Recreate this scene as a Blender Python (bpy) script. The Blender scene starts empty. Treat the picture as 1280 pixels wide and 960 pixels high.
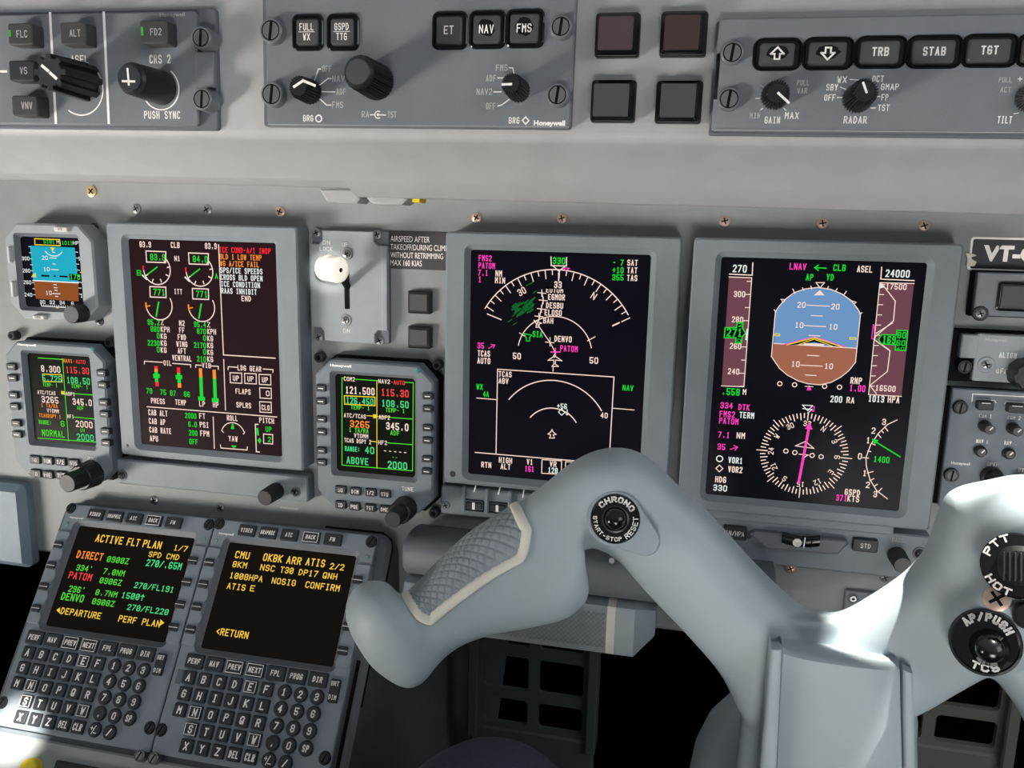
import bpy, math, random
from mathutils import Vector, Matrix, Euler
from mathutils.bvhtree import BVHTree
random.seed(4)
PI = math.pi
SC = bpy.context.scene
COL = SC.collection
# ------------------------------------------------------------------ camera, world, lights, exposure
FOC = 1040.0
RC = Matrix(((0.97449177, 0.22334349, 0.02198787), (0.06335697, -0.17979567, -0.98166156), (-0.2152944, 0.9580142, -0.18935977)))
CAM = Vector((0.387367, -0.593349, 0.103960))
cd = bpy.data.cameras.new('camera'); cam = bpy.data.objects.new('camera', cd); COL.objects.link(cam)
cd.sensor_width = 36.0; cd.lens = FOC / 1280.0 * 36.0; cd.clip_start = 0.01
_r = RC.transposed()
_m = Matrix((_r.col[0], -_r.col[1], -_r.col[2])).transposed().to_4x4(); _m.translation = CAM
cam.matrix_world = _m
SC.camera = cam
SC.view_settings.view_transform = 'Standard'; SC.view_settings.look = 'None'
SC.view_settings.exposure = 0.0; SC.view_settings.gamma = 1.0; SC.view_settings.use_curve_mapping = False
wd = bpy.data.worlds.new('sky'); SC.world = wd; wd.use_nodes = True
nt = wd.node_tree; nt.nodes.clear()
wo = nt.nodes.new('ShaderNodeOutputWorld'); bg = nt.nodes.new('ShaderNodeBackground')
tc = nt.nodes.new('ShaderNodeTexCoord'); sx = nt.nodes.new('ShaderNodeSeparateXYZ'); rp = nt.nodes.new('ShaderNodeValToRGB')
mr = nt.nodes.new('ShaderNodeMapRange'); mr.inputs[1].default_value = -1; mr.inputs[2].default_value = 1
nt.links.new(tc.outputs['Generated'], sx.inputs[0]); nt.links.new(sx.outputs[2], mr.inputs[0]); nt.links.new(mr.outputs[0], rp.inputs[0])
rp.color_ramp.elements[0].position = .42; rp.color_ramp.elements[0].color = (.06, .065, .07, 1)
rp.color_ramp.elements[1].position = .75; rp.color_ramp.elements[1].color = (.92, .97, 1.0, 1)
nt.links.new(rp.outputs[0], bg.inputs[0]); bg.inputs[1].default_value = 0.30
nt.links.new(bg.outputs[0], wo.inputs[0])

def lamp(name, kind, loc, target, energy, color, size=.1, size_y=None, cone=None, blend=.2):
    l = bpy.data.lights.new(name, kind); l.energy = energy; l.color = color
    if kind == 'AREA':
        l.shape = 'RECTANGLE'; l.size = size; l.size_y = size_y or size
    if kind == 'SPOT':
        l.shadow_soft_size = size; l.spot_size = math.radians(cone); l.spot_blend = blend
    o = bpy.data.objects.new(name, l); COL.objects.link(o); o.location = loc
    o.rotation_euler = (Vector(target) - Vector(loc)).to_track_quat('-Z', 'Y').to_euler()
    return o
lamp('side_window_light', 'AREA', (1.55, -.95, .42), (.3, -.1, .05), 6.4, (.93, .97, 1.0), 1.0, .7)
_l = lamp('upward_fill', 'AREA', (.42, -1.05, -.42), (.28, 0, .10), .85, (1.0, .965, .92), 1.1, .3); _l.data.spread = math.radians(38)  # added fill for bounce off shirt and cabin, aimed up at the panel top
_l = lamp('low_left_fill', 'AREA', (-1.1, -.85, -.56), (.10, 0, .15), 1.7, (1.0, .935, .85), .6, .3); _l.data.spread = math.radians(33)  # added fill for far window light, set low so the panel bottom stays dark
lamp('sun_through_overhead_window', 'SPOT', (.95, -.38, 1.5), (.566, -.25, .0), 900, (1.0, .96, .88), .01, cone=4.2, blend=.1)
lamp('sun_through_window_gap', 'SPOT', (.90, -.38, 1.5), (.480, -.222, -.040), 900, (1.0, .96, .88), .006, cone=1.25, blend=.2)
lamp('sun_shaft_on_lever', 'SPOT', (.95, -1.7, .30), (.118, -.02, .068), 150, (1.0, .95, .88), .004, cone=1.02, blend=.12)
lamp('sun_shaft_on_pedestal', 'SPOT', (.5, -1.3, 1.0), (-.122, -.099, -.301), 900, (1.0, .94, .85), .01, cone=1.45, blend=.3)

# ------------------------------------------------------------------ materials
def lin(c):
    return tuple((x / 12.92 if x <= .04045 else ((x + .055) / 1.055) ** 2.4) for x in [v / 255 for v in c])
MATS = {}
def pm(name, rgb, rough=.5, metal=0, spec=.4, noise=.05, scale=60, bump=0, bscale=900, emit=None, es=1.0, coat=0):
    if name in MATS: return MATS[name]
    m = bpy.data.materials.new(name); m.use_nodes = True
    n = m.node_tree; b = n.nodes['Principled BSDF']; c = lin(rgb)
    b.inputs['Base Color'].default_value = (*c, 1); b.inputs['Roughness'].default_value = rough
    b.inputs['Metallic'].default_value = metal; b.inputs['Specular IOR Level'].default_value = spec
    if coat: b.inputs['Coat Weight'].default_value = coat
    co = n.nodes.new('ShaderNodeTexCoord')
    if noise:
        t = n.nodes.new('ShaderNodeTexNoise'); t.inputs['Scale'].default_value = scale; t.inputs['Detail'].default_value = 4
        r = n.nodes.new('ShaderNodeValToRGB')
        r.color_ramp.elements[0].position = .3; r.color_ramp.elements[1].position = .7
        r.color_ramp.elements[0].color = (*[x * (1 - noise) for x in c], 1); r.color_ramp.elements[1].color = (*[min(1, x * (1 + noise)) for x in c], 1)
        n.links.new(co.outputs['Object'], t.inputs['Vector']); n.links.new(t.outputs['Fac'], r.inputs[0]); n.links.new(r.outputs[0], b.inputs['Base Color'])
    if bump:
        t = n.nodes.new('ShaderNodeTexNoise'); t.inputs['Scale'].default_value = bscale
        bp = n.nodes.new('ShaderNodeBump'); bp.inputs['Strength'].default_value = bump; bp.inputs['Distance'].default_value = .0005
        n.links.new(co.outputs['Object'], t.inputs['Vector']); n.links.new(t.outputs['Fac'], bp.inputs['Height']); n.links.new(bp.outputs[0], b.inputs['Normal'])
    if emit:
        b.inputs['Emission Color'].default_value = (*lin(emit), 1); b.inputs['Emission Strength'].default_value = es
    MATS[name] = m
    return m
def glow(name, rgb, es=.9):
    return pm(name, (5, 5, 5), .6, 0, .02, 0, emit=rgb, es=es)
SHELL = pm('glareshield_paint', (168, 169, 170), .55, bump=.15)
PANEL = pm('panel_paint', (136, 140, 141), .5, bump=.15)
BEZ = pm('bezel_paint', (122, 131, 138), .5, bump=.2)
PLATE = pm('plate_paint', (116, 121, 127), .5, bump=.25)
PLATE2 = pm('backplate_paint', (100, 105, 112), .5)
RMUP = pm('radio_unit_paint', (112, 122, 130), .5, bump=.2)
MCDUP = pm('keypad_unit_paint', (128, 138, 147), .5, bump=.2)
LEVP = pm('lever_plate_paint', (146, 153, 158), .5, bump=.15)
YOKE = pm('yoke_paint', (154, 166, 172), .5, spec=.4, noise=.03, scale=25)
PADM = pm('grip_rubber', (138, 147, 153), .6, noise=.08, scale=200)
TRIM = pm('cream_rubber', (214, 210, 200), .6)
BLK = pm('black_plastic', (30, 31, 33), .4, spec=.45)
BLK2 = pm('black_gloss', (16, 17, 19), .18, spec=.5)
CAPM = pm('grey_cap', (74, 74, 76), .45)
KEYM = pm('key_rubber', (44, 47, 52), .5)
CAPV = pm('violet_cap', (78, 64, 72), .35)
CAPB = pm('brown_cap', (70, 54, 52), .35)
DARK = pm('dark_gap', (14, 15, 17), .7, spec=.1)
VOID = pm('footwell_shade', (10, 11, 12), .9, spec=.02)  # shade of the enclosed footwell put into a near-black wall colour
LEG = pm('white_legend', (252, 250, 246), .6, noise=0)
LEGD = pm('dim_legend', (188, 188, 186), .6, noise=0)
STEEL = pm('steel', (150, 152, 152), .35, metal=.8)
GREYS = pm('grey_screw', (128, 132, 134), .4, metal=.4)
BRASS = pm('brass_screw', (214, 184, 130), .35, metal=.7)
COPPER = pm('rosy_screw', (196, 170, 158), .35, metal=.6)
DSTEEL = pm('dark_steel', (62, 64, 66), .35, metal=.6)
WHITEP = pm('white_lever', (236, 234, 226), .35, spec=.5)
GREENL = glow('green_light', (70, 190, 70), .8)
SENS = pm('teal_sensor', (70, 140, 140), .15, spec=.6)
SENS2 = pm('pale_sensor', (120, 150, 145), .15, spec=.6)
PLAC = pm('placard_dark', (62, 60, 62), .5)
PLAC2 = pm('plate_dark', (52, 54, 60), .5)
TROU = pm('navy_twill', (58, 62, 78), .9, noise=.25, scale=700, bump=.6, bscale=1600)
YEL = pm('yellow_paint', (226, 200, 40), .5)
PEDM = pm('pedestal_paint', (96, 103, 109), .55, bump=.15)
PEDL = pm('pedestal_rail_paint', (150, 156, 158), .5)
GRIL = pm('pedal_paint', (78, 84, 84), .55)
GRIL2 = pm('lit_pedal_paint', (128, 130, 122), .55)  # pedal paint lightened: the right pedal's stronger light is in the colour
BLUEB = pm('bolster_paint', (126, 146, 160), .5)
W_ = glow('crt_white', (255, 226, 214), .95); CW = glow('crt_cold_white', (235, 242, 240), .95); G_ = glow('crt_green', (30, 225, 60), .9); R_ = glow('crt_red', (255, 40, 60), .95)
M_ = glow('crt_magenta', (255, 70, 190), .95); A_ = glow('crt_amber', (255, 150, 50), .95); Y_ = glow('crt_yellow', (245, 220, 60), .9)
DG = glow('crt_dark_green', (20, 120, 50), .7); SKYB = glow('crt_sky', (120, 165, 215), .8); GND = glow('crt_ground', (178, 112, 88), .8)
TAPE = glow('crt_tape', (118, 74, 84), .85); CY = glow('crt_cyan', (30, 180, 205), .9); BR = glow('crt_brown', (150, 82, 36), .9)
MY = glow('lcd_amber', (250, 205, 70), .95); MG = glow('lcd_green', (90, 225, 60), .9); MR = glow('lcd_red', (240, 70, 70), .95); MT = glow('lcd_teal', (80, 225, 140), .9)
KB = glow('crt_black', (6, 6, 8), .3)
SCR1 = pm('engine_screen', (8, 6, 7), .25, spec=.05, noise=0, emit=(40, 21, 25), es=.9)
SCR2 = pm('map_screen', (6, 6, 9), .25, spec=.05, noise=0, emit=(13, 11, 19), es=.9)
SCR3 = pm('flight_screen', (6, 6, 9), .25, spec=.05, noise=0, emit=(13, 14, 21), es=.8)
SCR4 = pm('radio_screen', (6, 7, 6), .25, spec=.05, noise=0, emit=(18, 20, 14), es=.9)
SCR5 = pm('keypad_screen', (6, 5, 4), .16, spec=.07, noise=0, emit=(18, 14, 10), es=.8)

# ------------------------------------------------------------------ mesh builder
class MB:
    def __init__(s): s.v = []; s.f = []; s.fm = []; s.mats = []
    def mi(s, m):
        if m not in s.mats: s.mats.append(m)
        return s.mats.index(m)
    def face(s, pts, m):
        b = len(s.v); s.v += [tuple(p) for p in pts]; s.f.append(tuple(range(b, b + len(pts)))); s.fm.append(s.mi(m))
    def loft(s, loops, m, cap0=False, cap1=True, capm=None):
        k = s.mi(m); n = len(loops[0]); b = len(s.v)
        for L in loops: s.v += [tuple(p) for p in L]
        for i in range(len(loops) - 1):
            for j in range(n):
                j2 = (j + 1) % n
                s.f.append((b + i * n + j, b + i * n + j2, b + (i + 1) * n + j2, b + (i + 1) * n + j)); s.fm.append(k)
        if cap1:
            s.f.append(tuple(b + (len(loops) - 1) * n + j for j in range(n))); s.fm.append(s.mi(capm) if capm else k)
        if cap0:
            s.f.append(tuple(b + j for j in reversed(range(n)))); s.fm.append(k)
    def rbox(s, cx, cy, w, h, z0, z1, m, r=.001, b=.0006, k=3, capm=None, cap0=False, taper=0):
        s.loft([rr(cx, cy, w + 2 * taper, h + 2 * taper, r, z0, k), rr(cx, cy, w, h, r, z1 - b, k), rr(cx, cy, w - 2 * b, h - 2 * b, max(r - b, 1e-5), z1, k)], m, cap0, True, capm)
    def frame(s, cx, cy, w, h, ix, iy, iw, ih, z0, z1, zi, m, r=.003, ir=.003, b=.001, ch=.003, mi=None):
        # bezel: outer rounded box with an inset opening whose sloping rim ends at zi
        L = [rr(cx, cy, w, h, r, z0), rr(cx, cy, w, h, r, z1 - b), rr(cx, cy, w - 2 * b, h - 2 * b, r, z1), rr(ix, iy, iw + 2 * ch, ih + 2 * ch, ir + ch, z1)]
        s.loft(L, m, False, False)
        s.loft([L[-1], rr(ix, iy, iw, ih, ir, zi)], mi or m, False, False)
    def prism(s, poly, z0, z1, m, b=.0006, cap0=False):
        cx = sum(p[0] for p in poly) / len(poly); cy = sum(p[1] for p in poly) / len(poly)
        A = [(x, y, z0) for x, y in poly]; B = [(x, y, z1 - b) for x, y in poly]
        P = inset(poly, b); Cc = [(x, y, z1) for x, y in P]
        s.loft([A, B, Cc], m, cap0, True)
    def cyl(s, cx, cy, r0, r1, z0, z1, m, n=32, b=.0004, capm=None, ribs=0, amp=0, power=1.0, sharp=False):
        def ring(r, z):
            out = []
            for i in range(n):
                a = 2 * PI * i / n; q = r
                if ribs:
                    w = .5 + .5 * math.cos(ribs * a)
                    if sharp: w = 1.0 if w > .5 else 0.0
                    q = r - amp * (1 - w)
                out.append((cx + q * math.cos(a), cy + q * math.sin(a), z))
            return out
        s.loft([ring(r0, z0), ring(r1, z1 - b), ring(r1 - b, z1)], m, False, True, capm)
    def ring(s, cx, cy, ro, ri, z, m, n=40, a0=0, a1=2 * PI):
        st = [a0 + (a1 - a0) * i / n for i in range(n + 1)]
        for i in range(n):
            a, c = st[i], st[i + 1]
            s.face([(cx + ri * math.cos(a), cy + ri * math.sin(a), z), (cx + ro * math.cos(a), cy + ro * math.sin(a), z),
                    (cx + ro * math.cos(c), cy + ro * math.sin(c), z), (cx + ri * math.cos(c), cy + ri * math.sin(c), z)], m)
    def line(s, pts, w, z, m, close=False):
        if close: pts = list(pts) + [pts[0]]
        for (x0, y0), (x1, y1) in zip(pts, pts[1:]):
            dx, dy = x1 - x0, y1 - y0; L = math.hypot(dx, dy) or 1e-9
            ex, ey = dx / L * w / 2, dy / L * w / 2; nx, ny = -ey, ex
            s.face([(x0 - ex - nx, y0 - ey - ny, z), (x1 + ex - nx, y1 + ey - ny, z), (x1 + ex + nx, y1 + ey + ny, z), (x0 - ex + nx, y0 - ey + ny, z)], m)
    def text(s, t, x, y, w, h, m, z, th=None, slant=0, rot=0, zero=False):
        n = len(t); cell = w / max(n - .22, .78); gw = cell * .78; th = th or h * .13
        ca, sa = math.cos(rot), math.sin(rot)
        for i, ch in enumerate(t):
            d = FONT.get(ch)
            if d is None: continue
            if zero and ch == '0': d += '|0145'
            for st in d.split('|'):
                P = []
                for k in range(0, len(st), 2):
                    gx, gy = int(st[k]) / 4, int(st[k + 1]) / 6
                    lx = i * cell + th / 2 + gx * (gw - th) + slant * gy * h; ly = th / 2 + gy * (h - th)
                    P.append((x + lx * ca - ly * sa, y + lx * sa + ly * ca))
                if len(P) == 1: P.append(P[0])
                s.line(P, th, z, m)
    def bfont(s, t, x, y, w, h, m, z, bold=.02):
        V, F = glyphs(t, bold)
        x0 = min(p[0] for p in V); x1 = max(p[0] for p in V); y1 = max(p[1] for p in V if True); y0 = 0
        k = s.mi(m); b = len(s.v)
        s.v += [(x + (p[0] - x0) / (x1 - x0) * w, y + p[1] / y1 * h, z) for p in V]
        for f in F: s.f.append(tuple(b + i for i in f)); s.fm.append(k)
    def build(s, name, smooth=35):
        me = bpy.data.meshes.new(name); me.from_pydata(s.v, [], s.f)
        for m in s.mats: me.materials.append(m)
        me.polygons.foreach_set('material_index', s.fm)
        if smooth:
            me.shade_smooth(); me.set_sharp_from_angle(angle=math.radians(smooth))
        me.update()
        o = bpy.data.objects.new(name, me); COL.objects.link(o)
        return o
def rr(cx, cy, w, h, r, z, k=4):
    r = min(r, w / 2 - 1e-6, h / 2 - 1e-6); out = []
    for qx, qy, a0 in ((1, 1, 0), (-1, 1, PI / 2), (-1, -1, PI), (1, -1, 1.5 * PI)):
        for i in range(k + 1):
            a = a0 + PI / 2 * i / k
            out.append((cx + qx * (w / 2 - r) + r * math.cos(a), cy + qy * (h / 2 - r) + r * math.sin(a), z))
    return out
def inset(poly, b):
    n = len(poly); out = []; ar = sum(poly[i][0] * poly[(i + 1) % n][1] - poly[(i + 1) % n][0] * poly[i][1] for i in range(n))
    sg = 1 if ar > 0 else -1
    for i in range(n):
        p0, p, p1 = Vector(poly[i - 1]), Vector(poly[i]), Vector(poly[(i + 1) % n])
        e0 = (p - p0).normalized(); e1 = (p1 - p).normalized()
        n0 = Vector((-e0.y, e0.x)) * sg; n1 = Vector((-e1.y, e1.x)) * sg
        t = (n0 + n1); L = max(t.length_squared, .5)
        out.append(tuple(p + t * (2 * b / L)))
    return out
_gc = {}
def glyphs(t, bold):
    if (t, bold) in _gc: return _gc[(t, bold)]
    c = bpy.data.curves.new('lettering', 'FONT'); c.body = t; c.offset = bold; c.resolution_u = 3
    o = bpy.data.objects.new('lettering', c); COL.objects.link(o)
    dg = bpy.context.evaluated_depsgraph_get()
    me = bpy.data.meshes.new_from_object(o.evaluated_get(dg))
    V = [tuple(v.co) for v in me.vertices]; F = [tuple(p.vertices) for p in me.polygons]
    bpy.data.objects.remove(o); bpy.data.curves.remove(c); bpy.data.meshes.remove(me)
    _gc[(t, bold)] = (V, F); return V, F
FONT = {'A': '002640|1232', 'B': '00063645443303|3342413000', 'C': '4536160501103041', 'D': '00062644422000', 'E': '46060040|0333', 'F': '460600|0333',
 'G': '45361605011030414323', 'H': '0006|4046|0343', 'I': '1636|2620|1030', 'J': '4641301001', 'K': '0006|4603|1340', 'L': '060040', 'M': '0006234640', 'N': '00064046',
 'O': '010516364541301001', 'P': '00063645443303', 'Q': '010516364541301001|2240', 'R': '00063645443303|2340', 'S': '453616050413334241301001', 'T': '0646|2620',
 'U': '060110304146', 'V': '062046', 'W': '0610243046', 'X': '0046|0640', 'Y': '062346|2320', 'Z': '06460040', '0': '010516364541301001', '1': '152620|1030',
 '2': '05163645440040', '3': '05163645443313|334241301001', '4': '30360242', '5': '460603334241301001', '6': '453616050110304142331302', '7': '064610',
 '8': '13040516364544331302011030414233', '9': '011030414536160504133344', '.': '2021', ',': '2110', '-': '1333', '/': '0046', '+': '0343|2125', ':': '2122|2425',
 '%': '0046|0616|3040', '<': '451341', '>': '053301', '^': '2026|042644', "'": '2526', '#': '00264000'}
FONT['('] = '360330'; FONT[')'] = '164310'

# ------------------------------------------------------------------ planes and things
class Plane:
    def __init__(s, O, U, V):
        s.O = Vector(O); s.U = Vector(U).normalized(); N = s.U.cross(Vector(V)).normalized(); s.N = N; s.V = N.cross(s.U)
        s.M = Matrix((s.U, s.V, s.N)).transposed().to_4x4(); s.M.translation = s.O
    def p(s, px, py, h=0):
        r = RC.transposed() @ Vector(((px - 640) / FOC, (py - 480) / FOC, 1)); O = s.O + s.N * h
        t = (O - CAM).dot(s.N) / r.dot(s.N); q = CAM + r * t - O
        return q.dot(s.U), q.dot(s.V)
def proj(P):
    q = RC @ (P - CAM); return 640 + FOC * q.x / q.z, 480 + FOC * q.y / q.z
def W(px, py, y):
    r = RC.transposed() @ Vector(((px - 640) / FOC, (py - 480) / FOC, 1)); return CAM + r * ((y - CAM.y) / r.y)
PH = -.016          # panel surface, behind the screen plane
P0 = Plane((0, 0, 0), (1, 0, 0), (0, 0, 1))
PG = Plane((.26, -.2, .163), (1, .02, -.009), (-.02, .025, 1))
PMC = Plane((-.0706, -.031, -.1965), (.99983, -.01414, .01141), (-.0016, .55705, .83048))
def setp(o, label=None, cat=None, group=None, kind=None):
    for k, v in (('label', label), ('category', cat), ('group', group), ('kind', kind)):
        if v: o[k] = v
class T:
    def __init__(s, name, label, cat, plane, u, v, w=0, view=(0, 0, 1), group=None):
        s.o = bpy.data.objects.new(name, None); s.o.empty_display_size = .02; COL.objects.link(s.o)
        s.o.matrix_world = plane.M @ Matrix.Translation((u, v, w)); setp(s.o, label, cat, group)
        s.pl = plane; s.u = u; s.v = v; s.w = w; s.view = view
    def px(s, x, y): ox, oy, k = s.view; return ox + x / k, oy + y / k
    def P(s, x, y, h=0):
        u, v = s.pl.p(*s.px(x, y), h + s.w); return u - s.u, v - s.v
    def rect(s, x0, y0, x1, y1, h=0):
        a = s.P(x0, y0, h); b = s.P(x1, y1, h); return (a[0] + b[0]) / 2, (a[1] + b[1]) / 2, abs(b[0] - a[0]), abs(b[1] - a[1])
    def sc(s, x, y, h=0):
        a = s.P(x, y, h); b = s.P(x + 1, y, h); return math.hypot(b[0] - a[0], b[1] - a[1])
    def part(s, name, mb, parent=None, label=None, smooth=35, kind=None):
        o = mb.build(name, smooth); o.parent = parent or s.o; setp(o, label, kind=kind); return o
    def sv(s, x, y, h=0):
        a = s.P(x, y, h); b = s.P(x, y - 1, h); return abs(b[1] - a[1])
    def txt(s, mb, t, x0, y0, x1, h, m, z, th=None, slant=0, zero=False):
        a = s.P(x0, y0, z); b = s.P(x1, y0 + (x1 - x0) * .06, z); hh = h * s.sv(x0, y0, z)
        mb.text(t, a[0], a[1], b[0] - a[0], hh, m, z, th * s.sv(x0, y0, z) if th else hh * .15, slant, 0, zero)
    def ln(s, mb, pts, w, m, z, close=False):
        mb.line([s.P(x, y, z) for x, y in pts], w * s.sc(*pts[0], z), z, m, close)
    def fill(s, mb, pts, m, z):
        mb.face([(*s.P(x, y, z), z) for x, y in pts][::-1], m)
    def arc(s, mb, x, y, r, a0, a1, w, m, z, n=32):
        c = s.P(x, y, z); k = s.sc(x, y, z); r *= k; w *= k
        mb.ring(c[0], c[1], r + w / 2, r - w / 2, z, m, n, math.radians(a0), math.radians(a1))
    def knob(s, mb, bx, by, fx, fy, r0, r1, z0, m, **kw):
        b = s.P(bx, by, z0); tx, ty = s.px(fx, fy); best = None
        for i in range(1, 90):
            h = z0 + i * .0005
            q = proj(s.pl.M @ Vector((b[0] + s.u, b[1] + s.v, h + s.w))); d = (q[0] - tx) ** 2 + (q[1] - ty) ** 2
            if best is None or d < best[0]: best = (d, h)
        h = best[1]; k0 = s.sc(bx, by, z0); k1 = s.sc(fx, fy, h)
        mb.cyl(b[0], b[1], r0 * k0, r1 * k1, z0, h, m, **kw)
        return b[0], b[1], h, r1 * k1
def slotted(mb, x, y, r, z, m=GREYS, hole=DARK, ang=1.45, sleeve=True, h=.004):
    if sleeve:
        mb.cyl(x, y, r * 1.1, r, z, z + h, m, 28, .0004)
        mb.ring(x, y, r * .8, 0.0, z + h + .00004, DSTEEL if m is DSTEEL else STEEL, 24); mb.ring(x, y, r * .82, r * .72, z + h + .00008, DARK, 24)
    else:
        mb.cyl(x, y, r, r * .95, z, z + h, m, 28, .0004)
    c, s_ = math.cos(ang), math.sin(ang)
    mb.line([(x - c * r * .66, y - s_ * r * .66), (x + c * r * .66, y + s_ * r * .66)], r * .26, z + h + .00014, hole)
def crossed(mb, x, y, r, z, m=STEEL, ang=.4, washer=None):
    if washer: mb.cyl(x, y, r * 1.55, r * 1.45, z, z + .0008, washer, 24, .0003)
    mb.loft([[(x + q * math.cos(2 * PI * i / 24), y + q * math.sin(2 * PI * i / 24), z + hh) for i in range(24)] for q, hh in ((r, 0), (r * .97, .0007), (r * .7, .0012), (r * .3, .0014))], m)
    for a in (ang, ang + PI / 2):
        c, s_ = math.cos(a), math.sin(a)
        mb.line([(x - c * r * .5, y - s_ * r * .5), (x + c * r * .5, y + s_ * r * .5)], r * .24, z + .0015, DARK)
def notched(x0, y0, x1, y1, ln=(), rn=(), k=8, r=.0015):
    # rectangle outline (counter-clockwise) with half-round notches (centre offset, y, radius) in the left and right edges
    P = [(x0 + r, y0), (x1 - r, y0), (x1, y0 + r)]
    def notch(xe, d, y, R, up):
        out = []
        off = d
        a = math.acos(max(-1, min(1, off / R)))
        for i in range(k + 1):
            t = -a + 2 * a * i / k if up else a - 2 * a * i / k
            if up: out.append((xe + off - R * math.cos(t), y + R * math.sin(t)))
            else: out.append((xe - off + R * math.cos(t), y + R * math.sin(t)))
        return out
    for d, y, R in sorted(rn, key=lambda q: q[1]): P += notch(x1, d, y, R, True)
    P += [(x1, y1 - r), (x1 - r, y1), (x0 + r, y1), (x0, y1 - r)]
    for d, y, R in sorted(ln, key=lambda q: -q[1]): P += notch(x0, d, y, R, False)
    P += [(x0, y0 + r)]
    return P
def struct(name, mb):
    o = mb.build(name); setp(o, kind='structure'); return o
def wbox(mb, x0, x1, y0, y1, z0, z1, m):
    for f in (((x0, y0, z0), (x1, y0, z0), (x1, y0, z1), (x0, y0, z1)), ((x1, y1, z0), (x0, y1, z0), (x0, y1, z1), (x1, y1, z1)),
              ((x0, y1, z0), (x0, y0, z0), (x0, y0, z1), (x0, y1, z1)), ((x1, y0, z0), (x1, y1, z0), (x1, y1, z1), (x1, y0, z1)),
              ((x0, y0, z1), (x1, y0, z1), (x1, y1, z1), (x0, y1, z1)), ((x0, y1, z0), (x1, y1, z0), (x1, y0, z0), (x0, y0, z0))): mb.face(f, m)
# ------------------------------------------------------------------ setting
m = MB(); wbox(m, -.8, 1.3, .45, .47, -.75, .3, VOID); struct('wall_front', m)
m = MB(); wbox(m, -.82, -.8, -.3, .47, -.75, .3, VOID); struct('wall_left', m)
m = MB(); wbox(m, 1.3, 1.32, -.3, .47, -.75, .3, VOID); struct('wall_right', m)
m = MB(); wbox(m, -.8, 1.3, -1.2, .47, -.77, -.75, VOID); struct('floor', m)
# instrument panel slab with its screws
MAIN = T('instrument_panel', 'large grey instrument panel sheet holding the displays', 'panel', P0, .25, 0, PH)
m = MB()
m.rbox(0.02, -.0295, 1.45, .347, -.02, 0, PANEL, .004, .003)
MAIN.part('panel_sheet', m)
for (x, y, r, mt, a) in ((115, 239, 6.2, BRASS, .8), (171, 261, 5.6, GREYS, .5), (259, 262, 5.8, STEEL, .5), (350.5, 264.5, 6, COPPER, 1.2), (596, 272, 6.2, COPPER, 1.0), (702.5, 273, 6.4, COPPER, .3),
        (906, 276, 7.2, COPPER, .3), (1028, 279, 7.4, COPPER, .2), (1155, 282, 7.6, COPPER, .4), (1219, 259, 7.5, BRASS, .4),
        (193, 625, 5, STEEL, .3), (276, 634, 5, GREYS, .5), (988, 710, 7.5, COPPER, .5), (1105.7, 721.5, 7, GREYS, .5)):
    m = MB(); c = MAIN.P(x, y); crossed(m, c[0], c[1], r * MAIN.sc(x, y), .0001, mt, a); MAIN.part('screw', m)
# knee roll along the lower edge
k = T('knee_bolster', 'grey rolled bolster along the panel bottom behind the yoke', 'bolster', P0, .29, -.165, PH)
m = MB(); x0, x1 = -.112, .16
L = []
for x, q in ((x0, .9), (x0 + .003, 1), (x1, 1)):
    L.append([(x, .0172 - q * .0165 * math.copysign(abs(math.sin(a)) ** .7, math.sin(a)), .0238 + q * .023 * math.copysign(abs(math.cos(a)) ** .7, math.cos(a))) for a in [2 * PI * i / 32 for i in range(32)]])
m.loft(L, PEDM, True, True)
k.part('roll', m, smooth=50)
m = MB(); c = k.P(765.5, 697.5, .042); m.cyl(c[0], c[1], .0024, .0022, .038, .0473, STEEL, 20); k.part('screw', m)
# textured assist bar under the panel edge
k = T('assist_handle', 'grey handle bar with diamond tread and cream stripe under the panel edge', 'handle', P0, .29, -.188, PH)
def bar(x0, x1, mat, chamf=0):
    m = MB(); L = []
    sec = [(-.019, 0), (-.021, .036), (-.019, .043), (-.012, .046), (.012, .046), (.018, .043), (.02, .036), (.02, 0)]
    for x, q in ((x0, 1), (x1 - chamf, 1), (x1, .55 if chamf else 1)):
        L.append([(x, y * q + .002, .0 + z * (q if chamf else 1)) for y, z in sec])
    m.loft(L, mat, True, True); return m
xb = k.P(765, 780, .046)[0]
k.part('bar_end', bar(xb + .002, xb + .030, YOKE, .014), smooth=30)
k.part('stripe', bar(xb - .004, xb + .002, TRIM))
k.part('tread', bar(xb - .16, xb - .004, PADM))
m = MB()
for i in range(-8, 48):                # raised diamond ribs wrapped over the front and the underside
    for sg in (1, -1):
        xs = xb - .158 + i * .0036
        P = []
        for q in range(13):
            t = q / 12; x = xs + (t * .026 if sg > 0 else (1 - t) * .026)
            if not (xb - .158 < x < xb - .0042): 
                if len(P) > 1: pass
                P.append(None); continue
            s_ = t * .97
            if s_ < 1: yy, zz = .014 - s_ * .028 + .002, .0464
            else: yy, zz = -.0195 + .002 - .0005, .0464 - (s_ - 1) * .04
            P.append((x, yy, zz))
        for a, b in zip(P, P[1:]):
            if a and b:
                dx = .00045
                m.face([(a[0] - dx, a[1], a[2]), (a[0] + dx, a[1], a[2]), (b[0] + dx, b[1], b[2]), (b[0] - dx, b[1], b[2])], DARK if False else BEZ)
k.part('diamond_rib', m, smooth=0)
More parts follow.
